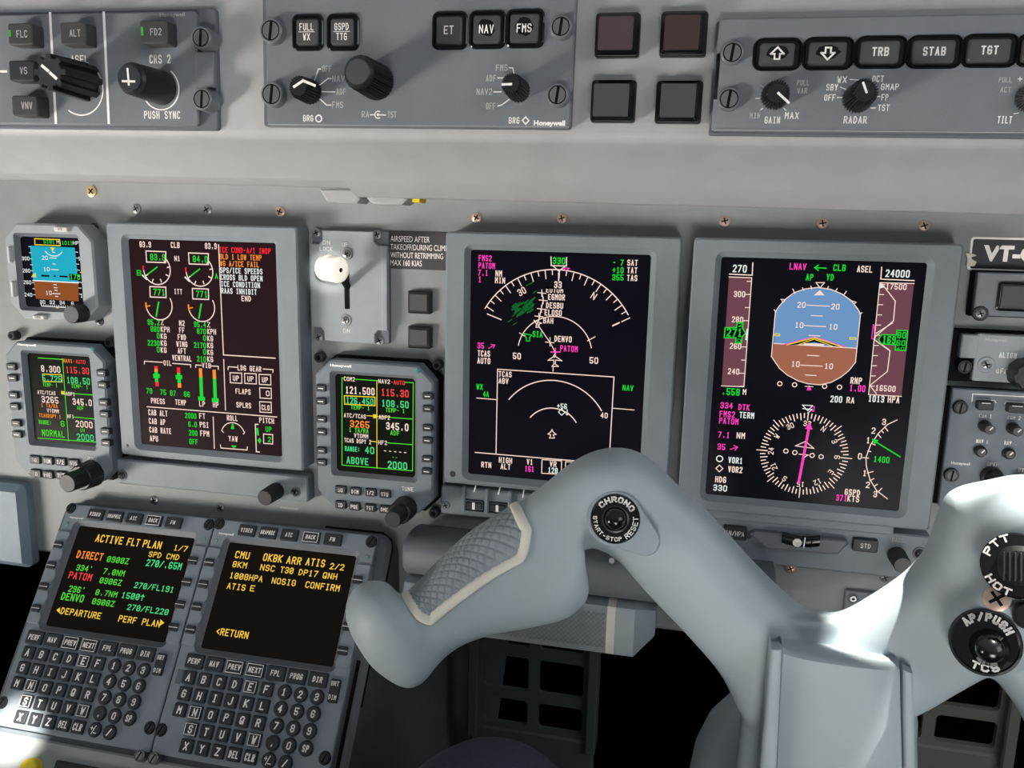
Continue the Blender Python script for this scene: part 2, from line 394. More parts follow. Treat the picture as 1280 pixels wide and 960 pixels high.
# ------------------------------------------------------------------ glareshield
GL = T('glareshield', 'pale grey glareshield with the control panels across the top', 'glareshield', PG, 0, 0)
m = MB()
def hood(lip):
    return [(.078, -.30), (.074, -.012), (.070, -.002), (.062, 0), (-.0165, 0), (-.0195, -.0012), (-.0215, -.004), (-.0225, -.008), (-.0374, -.036), (-.0384, -.038),
            (lip + .0006, -.0535), (lip, -.056), (lip + .001, -.059), (-.030, -.064), (-.014, -.075), (-.012, -.2115), (-.012, -.30)]
xs_ = GL.P(441, 245, -.05)[0]
for xa, xb_, lip in ((-.75, xs_, -.0407), (xs_, .95, -.0456)):
    m.loft([[(x, v, -.2105 + .02 * x if w < -.2 else w) for v, w in hood(lip)] for x in (xa, xb_)], SHELL, True, True)
GL.part('hood_shell', m, smooth=40)
VG = (360, 210, 6.4)
for poly in ([(245, 165), (310, 268), (545, 280), (580, 240), (520, 165)], [(625, 240), (660, 275), (690, 287), (905, 293), (960, 245), (900, 215), (640, 215)]):
    k = GL; k.view = VG; m = MB(); m.prism([k.P(x, y, -.056) for x, y in poly][::-1], -.072, -.056, SHELL, .001); k.part('edge_tab', m)
m = MB(); m.prism([k.P(x, y, -.0585) for x, y in [(1000, 225), (990, 272), (1050, 275), (1062, 225)]][::-1], -.07, -.0585, YEL, .0004); k.part('sticker', m, label='small yellow sticker')
GL.view = (0, 0, 1)
# ------------------------------------------------------------------ helpers for panel furniture
def button(t, x0, y0, x1, y1, h, mat, name='button', text=None, ts=9, tm=LEG, r=.0012, th=None, lines=None, parent=None, label=None, wear=False, base=0, box=False, bez=None, slant=0, tw=.62):
    m = MB(); cx, cy, w, hh = t.rect(x0, y0, x1, y1, h)
    if bez: m.rbox(cx, cy, w + 2 * bez, hh + 2 * bez, base, h * .55, BLK2, r + bez * .7, .0008)
    m.rbox(cx, cy, w, hh, base, h, mat, r, .0006, taper=.0002)
    if wear: 
        P = []
        for i in range(18):
            a = 2 * PI * i / 18; q = .78 + .22 * random.random(); P.append((cx + .36 * w * q * math.cos(a), cy + .36 * hh * q * math.sin(a) + hh * .05, h + .00005))
        m.face(P, BLK2)
    if box: m.line([(cx - w * .43, cy - hh * .41), (cx + w * .43, cy - hh * .41), (cx + w * .43, cy + hh * .41), (cx - w * .43, cy + hh * .41)], .00035, h + .0001, LEG, True)
    if text:
        k = t.sv((x0 + x1) / 2, (y0 + y1) / 2, h); th_ = ts * k; wid = min(w * .8, len(text) * th_ * tw); cx += w * .1 if name == 'mode_button' else 0
        m.text(text, cx - wid / 2, cy - th_ / 2, wid, th_, tm, h + .00012, th, slant)
    if lines:
        k = t.sv((x0 + x1) / 2, (y0 + y1) / 2, h); th_ = ts * k
        for i, s in enumerate(lines):
            wid = len(s) * th_ * .55; m.text(s, cx - wid / 2, cy + (.0006 if i == 0 else -.0006 - th_), wid, th_, tm, h + .00012)
        m.line([(cx - w * .36, cy), (cx + w * .36, cy)], .0003, h + .00012, tm)
    return t.part(name, m, parent, label)
def screwpart(t, x, y, r, z, kind='slot', name='screw', **kw):
    m = MB(); c = t.P(x, y, z + .004 if kind == 'slot' else z); q = r * t.sc(x, y, z)
    if kind == 'slot': slotted(m, c[0], c[1], q, z, **kw)
    else: crossed(m, c[0], c[1], q, z, **kw)
    return t.part(name, m)
# ------------------------------------------------------------------ flight guidance panel (top left)
k = T('flight_guidance_panel', 'grey guidance panel at the top left corner with two long black knobs', 'control panel', PG, -.2, .01)
k.view = (0, 0, 3.84)
m = MB(); a = k.P(1050, 45); b = k.P(1050, 630); x0 = -.1
m.rbox((x0 + a[0]) / 2, (a[1] + b[1]) / 2, a[0] - x0, a[1] - b[1], 0, .003, PLATE2, .002, .0006); k.part('backplate', m)
Z = .006; m = MB(); P = lambda x, y: k.P(x, y, Z)
x0 = -.095; pr_ = P(1028, 300)[0]; pn = P(940, 100)[0]; yt = P(900, 52)[1]; yb = P(900, 603)[1]
s1 = P(966, 175); s2 = P(968, 475)
m.prism(notched(x0, yb, pn, yt), .003, Z, PLATE, .0007)
cx, cy, w, h = k.rect(900, 248, 1028, 420, Z); m.rbox(cx, cy, w, h, .003, Z - .0002, PLATE, .001, .0005)
for xa, ya, xb_, yb_ in ((240, 65, 268, 588), (498, 62, 522, 588)): k.ln(m, [(xa, ya), (xb_, yb_)], 12, LEG, Z + .0001)
m.line([P(0, 343), P(30, 343)], .0012, Z + .0001, LEG)
k.txt(m, 'ASEL', 340, 305, 425, 40, LEG, Z + .0001); k.txt(m, 'CRS 2', 718, 305, 820, 42, LEG, Z + .0001)
k.txt(m, 'PUSH SYNC', 692, 570, 866, 38, LEG, Z + .0001)
c = P(768, 80); m.bfont('Honeywell', c[0], c[1], P(888, 80)[0] - c[0], .0017, LEGD, Z + .0001)
k.arc(m, 385, 425, 108, -125, 48, 6, LEG, Z + .0001); k.arc(m, 770, 425, 88, -145, 55, 6, LEG, Z + .0001)
k.part('faceplate', m)
for x, y in ((985, 190), (990, 482)): screwpart(k, x, y, 46, .003, m=GREYS, ang=1.5, h=.008)
HB = .014
for (x0_, y0_, x1_, y1_, tx, lit) in ((33, 112, 155, 214, 'FLC', 1), (284, 106, 412, 212, 'ALT', 0), (668, 98, 803, 208, 'FD2', 1), (38, 290, 165, 388, 'VS', 0), (52, 458, 182, 556, 'VNV', 0)):
    o = button(k, x0_, y0_, x1_, y1_, HB, pm('mode_key', (66, 66, 66), .45) if tx != 'VS' else KEYM, 'mode_button', tx, 34, LEGD, base=.004)  # VS gets a darker cap: the long knob's shade put into its colour
    if lit:
        q = MB(); cx, cy, w, h = k.rect(x0_ + 8, y0_ + 32, x0_ + 20, y1_ - 38, HB); q.rbox(cx, cy, w, h, HB - .0002, HB + .0002, GREENL, .0002, .0001); k.part('indicator_light', q, o, 'green lit bar')
m = MB(); c = k.knob(m, 415, 395, 230, 368, 78, 74, Z, BLK, n=160, ribs=8, amp=.0019, sharp=True, capm=KEYM)
d = c[3]; m.line([(c[0] - d * .42, c[1] + d * .32), (c[0] - d * .08, c[1] + d * .07)], .0014, c[2] + .0001, LEG); m.line([(c[0] + d * .08, c[1] - d * .07), (c[0] + d * .42, c[1] - d * .34)], .0014, c[2] + .0001, LEG)
k.part('select_knob', m, label='fluted black knob with a white slash')
m = MB(); c = k.knob(m, 775, 422, 628, 366, 72, 68, Z, BLK, n=48, b=.0012)
m.cyl(c[0], c[1], c[3] * .84, c[3] * .82, c[2], c[2] + .0012, KEYM, 40, .0003)
z = c[2] + .0013; d = c[3]; m.line([(c[0] - .05 * d, c[1] + d * .52), (c[0], c[1] - d * .4)], .0010, z, LEG); m.line([(c[0] - d * .42, c[1] - d * .2), (c[0] + d * .4, c[1] - d * .22)], .0010, z, LEG); 
k.part('course_knob', m, label='smooth black knob with a white cross')
# ------------------------------------------------------------------ centre display control panel
k = T('display_control_panel', 'grey control panel in the middle of the glareshield with five black buttons', 'control panel', PG, -.01, .015)
k.view = (310, 0, 2.977)
m = MB(); a = k.P(66, -20); b = k.P(1205, 485); m.rbox((a[0] + b[0]) / 2, (a[1] + b[1]) / 2, b[0] - a[0], a[1] - b[1], 0, .004, PLATE2, .0015, .0008); k.part('backplate', m)
Z = .006; P = lambda x, y: k.P(x, y, Z); m = MB()
sc_ = [(97, 120), (100, 355), (1168, 106), (1155, 358)]
A = P(64, -12); B = P(1198, 476); R_n = 50 * k.sc(600, 200, Z)
ln_ = [(P(x, y)[0] - A[0], P(x, y)[1], R_n) for x, y in sc_[:2]]; rn_ = [(B[0] - P(x, y)[0], P(x, y)[1], R_n) for x, y in sc_[2:]]
m.prism(notched(A[0], B[1], B[0], A[1], ln_, rn_), .0035, Z, PLATE, .0007)
z = Z + .0001
for s, x, y, x1 in (('OFF', 276, 268, 310), ('NAV', 313, 305, 360), ('ADF', 328, 353, 364), ('FMS', 313, 402, 354), ('RA', 423, 437, 450), ('TST', 519, 438, 552), ('FMS', 922, 264, 966), ('ADF', 885, 303, 922), ('NAV2', 850, 353, 908), ('OFF', 885, 406, 920)):
    k.txt(m, s, x, y, x1, 24, LEGD, z)
k.txt(m, 'BRG', 205, 452, 243, 24, LEG, z); k.arc(m, 263, 441, 11, 0, 360, 5, LEG, z); k.txt(m, 'BRG', 970, 460, 1010, 24, LEG, z)
k.ln(m, [(1021, 448), (1033, 435), (1045, 449), (1033, 462)], 5, LEG, z, True)
for pts in ([(248, 297), (262, 257), (270, 257)], [(260, 322), (298, 292), (308, 292)], [(268, 341), (323, 342)], [(265, 365), (292, 391), (308, 391)], [(455, 427), (472, 427)], [(485, 427), (512, 428)], [(972, 252), (985, 253), (990, 272)], [(930, 290), (948, 290)], [(914, 342), (942, 342)], [(930, 394), (945, 390), (972, 370)]):
    k.ln(m, pts, 4, LEG, z)
k.arc(m, 484, 427, 12, 50, 310, 4, LEG, z); m.ring(*P(484, 427), .0007, 0, z, LEG, 16)
c = P(1063, 466); m.bfont('Honeywell', c[0], c[1], P(1180, 466)[0] - c[0], .0022, LEG, z, .05)
m.line([(A[0] + .0006, B[1] + .0004), (B[0] - .0006, B[1] + .0004)], .0002, z, LEGD)
k.part('faceplate', m)
for x, y in sc_: screwpart(k, x, y, 40, .003, m=GREYS, h=.0075)
for (x0_, y0_, x1_, y1_, ls, tx, wr) in ((161, 52, 278, 188, ['FULL', 'WX'], None, 0), (290, 50, 410, 188, ['GSPD', 'TTG'], None, 0), (684, 42, 813, 184, None, 'ET', 0), (822, 38, 955, 181, None, 'NAV', 1), (960, 33, 1098, 178, None, 'FMS', 1)):
    q = MB(); cx, cy, w, h = k.rect(x0_, y0_, x1_, y1_, Z + .001); cx += .0002
    q.frame(cx, cy, w, h, cx, cy, w * .8, h * .8, Z, Z + .0012, Z + .0001, BLK2, .003, .0012, .0005, .0008); q.rbox(cx, cy, w * .84, h * .84, Z - .0002, Z + .0002, BLK2, .001, .0001)
    o = k.part('button_frame', q)
    button(k, x0_ + 17, y0_ + 19, x1_ - 20, y1_ - 22, Z + .002, CAPM, 'button', tx, 32, LEG, lines=ls, wear=wr, base=Z - .001, parent=o, th=.00045 if tx == 'NAV' else None) if not ls else button(k, x0_ + 17, y0_ + 19, x1_ - 20, y1_ - 22, Z + .002, CAPM, 'button', None, 27, LEG, lines=ls, base=Z - .001, parent=o)
m = MB(); c = k.knob(m, 233, 343, 188, 318, 42, 39, Z, BLK, n=96, ribs=24, amp=.0007, b=.0008)
k.ln(m, [(172, 322), (205, 300), (248, 318)], 9, LEG, c[2] + .0002); k.part('bearing_knob', m)
m = MB(); c = k.knob(m, 480, 305, 415, 264, 64, 61, Z, BLK, n=192, ribs=44, amp=.0009, b=.001)
m.cyl(c[0], c[1], c[3] * .93, c[3] * .88, c[2] - .001, c[2] + .0012, BLK, 40, .0012); m.cyl(c[0], c[1], c[3] * .74, c[3] * .72, c[2], c[2] + .0016, CAPM, 40, .0004); k.part('brightness_knob', m, label='large ribbed black knob with grey cap')
m = MB(); c = k.knob(m, 1008, 338, 978, 313, 43, 40, Z, BLK, n=96, ribs=24, amp=.0007, b=.0008)
k.ln(m, [(948, 314), (978, 313)], 9, LEG, c[2] + .0002); k.part('bearing_knob', m)
# ------------------------------------------------------------------ four square push buttons
for (fx0, fy0, fx1, fy1, hx0, hy0, hx1, hy1, mt, lab) in (
    (748.9, 20.6, 789.8, 61.8, 744.5, 14.5, 797.8, 69, CAPV, 'square black push button with violet-tinted lens, above the plain grey one'),
    (831.7, 19.4, 872.9, 61.8, 826.8, 12.6, 882.5, 67.8, CAPB, 'square black push button with reddish-brown lens'),
    (742.8, 104, 784.5, 145.3, 739, 98.6, 792.4, 151.4, CAPM, 'square black push button with grey lens, below the violet-tinted one'),
    (827, 104, 868, 146.5, 820.8, 99.3, 876, 152.6, CAPM, 'square black push button with grey lens, below the reddish-brown one')):
    u, v = PG.p((hx0 + hx1) / 2, (hy0 + hy1) / 2, .006)
    k = T('push_button', lab, 'push button', PG, u, v, group='square push buttons on the glareshield')
    H = .0095; m = MB(); cx, cy, w, h = k.rect(hx0, hy0, hx1, hy1, .007); fx, fy, fw, fh = k.rect(fx0, fy0, fx1, fy1, H)
    m.rbox(cx, cy, w, h, 0, .0035, BLK, .0012, .0006); m.rbox(cx, cy, w * .97, h * .97, .0035, .0072, BLK2, .0015, .0012); m.rbox(fx, fy, fw * 1.13, fh * 1.13, .006, H - .0008, BLK2, .0018, .0009)
    o = k.part('housing', m)
    m = MB(); m.rbox(fx, fy, fw, fh, H - .0012, H, mt, .0006, .0003); k.part('lens', m)
# ------------------------------------------------------------------ weather radar panel (top right)
k = T('radar_control_panel', 'grey radar control panel at the top right with a row of black buttons', 'control panel', PG, .19, .01)
k.view = (880, 0, 3.2); Z = .007; P = lambda x, y: k.P(x, y, Z); m = MB()
A = P(62, 75); B = P(1500, 537); sc_ = [(110, 213), (97, 397)]; R_n = 58 * k.sc(100, 300, Z)
a2 = k.P(45, 500); 
m.rbox((A[0] + B[0]) / 2 - .0005, (A[1] + B[1]) / 2 - .0008, B[0] - A[0] + .001, A[1] - B[1] + .001, 0, .004, PLATE2, .001, .0006)
k.part('backplate', m)
m = MB(); ln_ = [(P(x, y)[0] - A[0], P(x, y)[1], R_n) for x, y in sc_]
m.prism(notched(A[0], B[1], B[0], P(300, 68)[1], ln_, []), .0035, Z, PLATE, .0008)
z = Z + .0001
for s, x, y, x1, h in (('PULL', 371, 342, 420, 22), ('VAR', 372, 374, 412, 22), ('MIN', 182, 474, 224, 24), ('GAIN', 241, 494, 303, 28), ('MAX', 322, 476, 378, 28), ('WX', 532, 332, 570, 26), ('SBY', 488, 362, 534, 26), ('OFF', 480, 403, 524, 26), ('OCT', 672, 328, 718, 26), ('GMAP', 706, 360, 778, 26), ('FP', 708, 402, 736, 26), ('TST', 694, 444, 740, 26), ('RADAR', 557, 494, 650, 30), ('PULL', 1178, 330, 1230, 22), ('ACT', 1184, 370, 1226, 22), ('TILT', 1172, 494, 1230, 30)):
    k.txt(m, s, x, y, x1, h, LEGD if h < 25 else LEG, z)
for pts in ([(208, 393), (222, 393)], [(230, 342), (240, 350)], [(226, 440), (234, 433)], [(318, 432), (328, 441)], [(584, 318), (655, 322)], [(546, 349), (568, 357)], [(534, 390), (553, 390)], [(694, 386), (704, 386)], [(668, 432), (684, 432)], [(1240, 455), (1258, 452)], [(1257, 316), (1272, 316)], [(1264, 309), (1264, 324)]): k.ln(m, pts, 4, LEG, z)
m.line([(A[0], B[1] + .0004), (B[0], B[1] + .0004)], .0002, z, LEGD)
k.part('faceplate', m)
for x, y in sc_: screwpart(k, x + 2, y + 3, 45, .003, m=GREYS, h=.007)
for i, (x0_, y0_, x1_, y1_, tx) in enumerate(((200, 152, 388, 283, '^'), (398, 148, 596, 280, 'v'), (606, 143, 808, 274, 'TRB'), (815, 140, 1030, 274, 'STAB'), (1036, 135, 1252, 270, 'TGT'), (1256, 132, 1480, 268, ''))):
    q = MB(); cx, cy, w, h = k.rect(x0_, y0_, x1_, y1_, Z + .0005)
    q.frame(cx, cy, w, h, cx, cy, w * .84, h * .8, Z - .0005, Z + .0008, Z + .0001, DARK, .004, .002, .0004, .0008); q.rbox(cx, cy, w * .9, h * .88, Z - .0002, Z + .0002, BLK2, .002, .0001)
    o = k.part('button_frame', q)
    bb = button(k, x0_ + 28, y0_ + 20, x1_ - 30, y1_ - 24, Z + .0025, CAPM, 'button', tx if len(tx) > 1 else None, 36, LEG, wear=i < 2, base=Z - .0005, parent=o, bez=.0012, th=.0006)
    if i < 2:
        q = MB(); zz = Z + .0027; d = 1 if i == 0 else -1; cx, cy, w, h = k.rect(x0_ + 28, y0_ + 20, x1_ - 30, y1_ - 24, Z + .0025); s_ = h * .1 * d
        q.line([(cx - h * .12, cy - s_ * 2.4), (cx - h * .12, cy), (cx - h * .3, cy), (cx, cy + s_ * 3), (cx + h * .3, cy), (cx + h * .12, cy), (cx + h * .12, cy - s_ * 2.4)], .0007, zz, LEG, True); k.part('arrow_mark', q, bb)
m = MB(); c = k.knob(m, 283, 385, 290, 370, 58, 55, Z, BLK, n=144, ribs=28, amp=.0012, b=.0008); k.ln(m, [(298, 373), (338, 410)], 10, LEG, c[2] + .0002); k.part('gain_knob', m)
m = MB(); c = k.knob(m, 612, 395, 640, 362, 62, 58, Z, BLK, n=144, ribs=28, amp=.0012, b=.0008); k.ln(m, [(637, 332), (650, 368)], 10, LEG, c[2] + .0002); k.part('mode_knob', m)
m = MB(); c = k.knob(m, 1300, 395, 1310, 375, 60, 56, Z, CAPM, n=144, ribs=28, amp=.0012, b=.0008); k.part('tilt_knob', m)
# ------------------------------------------------------------------ screens: drawing helper that keeps one mesh per readout group
class Scr:
    def __init__(s, t, par, z=.0003): s.t = t; s.par = par; s.z = z; s.m = MB(); s.th = None; s.zero = False
    def view(s, *v): s.t.view = v
    def X(s, tx, x0, y0, x1, h, m=W_): s.t.txt(s.m, tx, x0, y0, x1, h, m, s.z + .0001, s.th, 0, s.zero)
    def L(s, pts, w=5, m=W_, close=False): s.t.ln(s.m, pts, w, m, s.z + .00005, close)
    def F(s, pts, m, dz=0): s.t.fill(s.m, pts, m, s.z + dz)
    def A(s, x, y, r, a0, a1, w=5, m=W_, n=40): s.t.arc(s.m, x, y, r, a0, a1, w, m, s.z + .00005, n)
    def done(s, name):
        o = s.t.part(name, s.m, s.par, smooth=0); s.m = MB(); return o
def display(lab, c4, s4, scr, name='display_unit'):
    # c4: outer left-top and right-bottom pixels of the bezel, s4: screen
    cxp, cyp = (s4[0] + s4[2]) / 2, (s4[1] + s4[3]) / 2
    u, v = P0.p(cxp, cyp)
    t = T(name, lab, 'display', P0, u, v, group='large display screens')
    x0, y0 = t.P(c4[0], c4[1], .004); x1, y1 = t.P(c4[2], c4[3], .004); ix, iy, iw, ih = t.rect(*s4)
    m = MB(); m.frame((x0 + x1) / 2, (y0 + y1) / 2, x1 - x0, y0 - y1, ix, iy, iw, ih, PH, .004, 0, BEZ, .0025, .002, .0012, .004)
    t.part('bezel', m)
    m = MB(); m.rbox(ix, iy, iw + .001, ih + .001, -.0012, 0, scr, .002, .0002, cap0=True); sc = t.part('screen', m)
    return t, sc
# ---- engine display
t, sc = display('large display with engine dials and a red and amber message list', (131.5, 277.8, 379, 589), (160.5, 298.4, 352.9, 570.8), SCR1)
s = Scr(t, sc); s.view(130, 270, 4.923); H = 36
for x, (a, b), bl in ((0, ('83.9', '771'), 'B'), (262, ('84.0', '771'), 'A')):
    y = x * .045
    s.L([(258 + x, 215 + y), (380 + x, 220 + y), (380 + x, 287 + y), (262 + x, 283 + y)], 6, W_, True); s.X(a, 285 + x, 272 + y, 378 + x, 40, G_)
    s.A(325 + x, 328 + y, 82, 185, 405, 6, W_); s.A(325 + x, 328 + y, 84, 168, 184, 8, R_)
    for q in (210, 250, 290, 330, 370, 405):
        c, n_ = math.cos(math.radians(q)), -math.sin(math.radians(q)); s.L([(325 + x + 66 * c, 328 + y + 66 * n_), (325 + x + 82 * c, 328 + y + 82 * n_)], 6)
    s.L([(326 + x, 315 + y), (248 + x, 375 + y)], 7, G_); s.L([(238 + x, 366 + y), (262 + x, 388 + y)], 9, CW)
    s.L([(282 + x, 434 + y), (380 + x, 438 + y), (382 + x, 502 + y), (284 + x, 498 + y)], 6, W_, True); s.X(b, 305 + x, 487 + y, 376 + x, 40, G_)
    s.A(338 + x, 548 + y, 80, 200, 390, 6, W_); s.A(338 + x, 548 + y, 80, 172, 200, 9, A_); s.L([(258 + x, 556 + y), (282 + x, 552 + y)], 6, A_)
    s.L([(336 + x, 532 + y), (322 + x, 615 + y)], 9, G_)
s.X('B', 203, 366, 230, 34, G_); s.X('A', 682, 388, 703, 34, G_)
s.done('engine_dial')
s.X('83.9', 220, 192, 290, H); s.done('thrust_target'); s.X('CLB', 412, 196, 466, H); s.done('mode_readout'); s.X('83.9', 622, 202, 694, H); s.done('thrust_target'); s.X('N1', 434, 277, 468, 32); s.X('ITT', 432, 480, 482, 32)
s.done('thrust_readout')
for i, (a, b, c, d, e) in enumerate((('95.2', '%', 'N2', '95.4', '%'), ('880', 'KPH', 'FF', '870', 'KPH'), ('0', 'KG', 'FWD', '0', 'KG'), ('2230', 'KG', 'WING', '2170', 'KG'), ('0', 'KG', 'AFT', '0', 'KG'), ('', '', 'VENTRAL', '210', 'KG'))):
    y = 669 + i * 42.5; wd = 19
    if a: s.X(a, 345 - wd * len(a), y, 343, 34, G_); s.X(b, 350, y + 2, 350 + 18 * len(b), 34)
    s.X(c, 480 - 17 * len(c) / 2, y + 7, 480 + 17 * len(c) / 2, 34); s.X(d, 630 - wd * len(d), y + 14, 628, 34, G_); s.X(e, 636, y + 16, 636 + 18 * len(e), 34)
s.done('fuel_readout')
for i, (tx, mt, L_) in enumerate((('ICE COND-A/I INOP', R_, 316), ('BLD 1 LOW TEMP', A_, 258), ('WG A/ICE FAIL', A_, 240), ('SPS/ICE SPEEDS', CW, 260), ('CROSS BLD OPEN', CW, 258), ('ICE CONDITION', CW, 240), ('RAAS INHIBIT', CW, 218))):
    s.X(tx, 710 + i * 2, 224 + i * 42, 710 + i * 2 + L_, 34, mt)
s.X('END', 846, 524, 905, 34)
s.L([(705, 178), (735, 855), (1052, 875)], 6); s.done('message_list')
s.view(130, 440, 4.8)
s.L([(242, 72), (243, 55), (350, 62)], 5); s.L([(412, 68), (520, 76), (520, 92)], 5); s.X('OIL', 358, 80, 405, 30)
s.L([(550, 92), (551, 78), (582, 80)], 5); s.L([(645, 84), (686, 86), (686, 104)], 5); s.X('VIB', 588, 94, 642, 30)
for x, y, d in ((312, 84, 0), (447, 92, 1)):
    s.F([(x - 10, y), (x + 10, y), (x + 10, y + 16), (x - 10, y + 16)], R_); s.F([(x - 10, y + 16), (x + 10, y + 16), (x + 11, y + 34), (x - 9, y + 34)], A_ if not d else R_)
    s.F([(x - 9, y + 34), (x + 11, y + 34), (x + 14, y + 96), (x - 5, y + 96)], G_); s.F([(x - 18, y + 46), (x + 22, y + 48), (x + 22, y + 72), (x - 16, y + 72)], G_); s.F([(x - 5, y + 96), (x + 16, y + 96), (x + 17, y + 122), (x - 4, y + 122)], R_ if not d else A_)
for x, y in ((578, 98), (660, 106)):
    s.F([(x - 9, y), (x + 10, y), (x + 13, y + 54), (x - 7, y + 54)], A_); s.F([(x - 7, y + 54), (x + 13, y + 54), (x + 18, y + 182), (x - 2, y + 182)], G_); s.F([(x - 14, y + 170), (x + 28, y + 172), (x + 28, y + 196), (x - 12, y + 194)], G_)
for tx, x, y, x1, mt in (('79', 255, 248, 290, G_), ('75', 338, 256, 374, G_), ('87', 397, 262, 432, G_), ('86', 480, 268, 516, G_), ('PRESS', 283, 307, 366, W_), ('TEMP', 428, 316, 493, W_), ('LP', 572, 326, 606, W_), ('HP', 654, 332, 688, W_)): s.X(tx, x, y, x1, 32, mt)
s.done('oil_gauge')
s.L([(718, 44), (729, 348)], 5); s.L([(744, 106), (746, 88), (798, 92)], 5); s.L([(955, 102), (1014, 106), (1013, 122)], 5); s.X('LDG GEAR', 802, 110, 944, 32)
for x, y in ((756, 124), (843, 128), (930, 134)): s.L([(x, y), (x + 70, y + 3), (x + 71, y + 64), (x + 2, y + 60)], 5, W_, True); s.X('UP', x + 18, y + 48, x + 54, 32)
for y, tx, xx in ((214, '0', 972), (298, 'CLO', 946)): s.L([(934, y), (1003, y + 3), (1004, y + 66), (936, y + 62)], 5, W_, True); s.X(tx, xx, y + 50, 994, 32)
s.X('FLAPS', 790, 250, 880, 32); s.X('SPLRS', 795, 332, 883, 32); s.done('gear_readout')
s.L([(258, 328), (1036, 390)], 5); s.L([(655, 390), (662, 578)], 5)
for i, (a, b, c) in enumerate((('CAB ALT', '2000', 'FT'), ('CAB #P', '6.0', 'PSI'), ('CAB RATE', '200', 'FPM'), ('APU', 'OFF', ''))):
    y = 378 + i * 52; s.X(a, 267 + i * 3, y, 267 + i * 3 + len(a) * 16.4, 34); s.X(b, 555 + i * 3 - len(b) * 17, y + 18, 555 + i * 3, 32, G_)
    if c: s.X(c, 572 + i * 3, y + 22, 572 + i * 3 + len(c) * 18, 34)
s.done('cabin_readout')
s.X('ROLL', 738, 410, 802, 32); s.X('YAW', 748, 534, 802, 32); s.X('PITCH', 932, 424, 1020, 32)
s.A(775, 500, 70, 20, 158, 5); s.L([(706, 470), (716, 482)], 5); s.L([(844, 480), (836, 492)], 5); s.F([(768, 432), (776, 432), (782, 462), (760, 462)], G_)
s.L([(698, 558), (702, 576), (858, 588), (860, 570)], 5); s.F([(764, 560), (796, 562), (786, 574), (774, 574)], G_)
s.L([(924, 434), (908, 434), (914, 598), (932, 600)], 6); s.F([(914, 456), (926, 456), (930, 500), (918, 500)], G_); s.F([(920, 530), (934, 514), (944, 530), (934, 552)], G_)
s.X('UP', 970, 478, 1006, 32, G_); s.L([(957, 492), (1012, 496), (1012, 552), (958, 548)], 5, W_, True); s.X('2', 984, 540, 1002, 32, G_); s.done('trim_gauge')
m = MB(); c = t.P(140, 562, .004); m.cyl(c[0], c[1], .0016, .0015, .0039, .0043, DSTEEL, 16); t.part('screw', m)
# controller under the engine display
k = T('engine_display_controller', 'grey panel strip with one black knob below the engine display', 'control panel', P0, -.01, -.13, PH); k.view = (130, 440, 4.8)
m = MB(); cx, cy, w, h = k.rect(74, 640, 1225, 905, .012); m.rbox(cx, cy, w, h, 0, .012, BEZ, .002, .0012)
c = k.P(1060, 936, .0121); m.bfont('Honeywell', c[0], c[1] , .0155, .0016, LEGD, .0121); 
cx2, cy2, w2, h2 = k.rect(200, 612, 1070, 700, .0145); m.rbox(cx2, cy2, w2, h2, .01, .0145, BEZ, .002, .0015)
k.part('faceplate', m)
for x, y in ((112, 738), (1150, 840)): 
    m = MB(); c = k.P(x, y, .012); r = 30 * k.sc(x, y, .012); m.cyl(c[0], c[1], r, r * .95, .0118, .0128, PLATE2, 24); crossed(m, c[0], c[1], r * .7, .0128, DSTEEL, .9); k.part('screw', m)
m = MB(); c = k.knob(m, 1035, 832, 968, 884, 46, 44, .012, BLK, n=64, ribs=32, amp=.0003, b=.0006); k.part('dimmer_knob', m)
# ---- map display
t, sc = display('large display with the compass arc map and traffic box, above the left yoke grip', (557, 289.5, 833, 629), (588.8, 312, 798.5, 611), SCR2)
s = Scr(t, sc); s.view(540, 280, 4.0)
for tx, x, y, x1, mt in (('FMS2', 233, 185, 298, M_), ('PATOM', 232, 222, 315, M_), ('7.1', 230, 258, 280, M_), ('NM', 317, 262, 350, W_), ('1', 230, 292, 248, M_), ('MIN', 315, 296, 365, W_)): s.X(tx, x, y, x1, 30, mt)
s.done('waypoint_readout')
for tx, x, y, x1, mt in (('- 7', 903, 207, 957, G_), ('+10', 902, 245, 957, G_), ('355', 900, 281, 957, G_), ('SAT', 976, 208, 1028, W_), ('TAT', 975, 246, 1026, W_), ('TAS', 974, 284, 1026, W_)): s.X(tx, x, y, x1, 30, mt)
s.done('air_data_readout')
for tx, x, y, x1, mt in (('35', 227, 622, 260, M_), ('TCAS', 228, 661, 290, W_), ('AUTO', 226, 697, 291, W_)): s.X(tx, x, y, x1, 30, mt)
s.L([(284, 622), (308, 606)], 4, M_); s.L([(296, 602), (314, 605), (306, 620)], 4, M_)
s.done('traffic_mode_readout')
cx, cy, R0 = 610, 647, 410
s.A(cx, cy, R0, 30, 150, 5, W_, 64)
for i in range(-12, 13):
    a = math.radians(90 + i * 5.0 - 2); L0 = 42 if i % 2 == 0 else 24
    # ticks are laid on the true circle of the plane, so use plane units
    C0 = t.P(cx, cy, s.z); kk = t.sc(cx, cy, s.z); r1 = R0 * kk; r0 = (R0 - L0) * kk
    s.m.line([(C0[0] + r0 * math.cos(a), C0[1] + r0 * math.sin(a)), (C0[0] + r1 * math.cos(a), C0[1] + r1 * math.sin(a))], 4.5 * kk, s.z + .00005, W_)
s.L([(277, 450), (345, 478)], 5); s.L([(905, 508), (935, 494)], 7)
s.z += .0003; s.X('33', 610, 320, 648, 34); s.z -= .0003; s.L([(633, 285), (633, 245)], 5)
C0 = t.P(440, 362, s.z); s.m.text('30', C0[0], C0[1], 40 * kk, 34 * kk, W_, s.z + .0001, None, 0, .55)
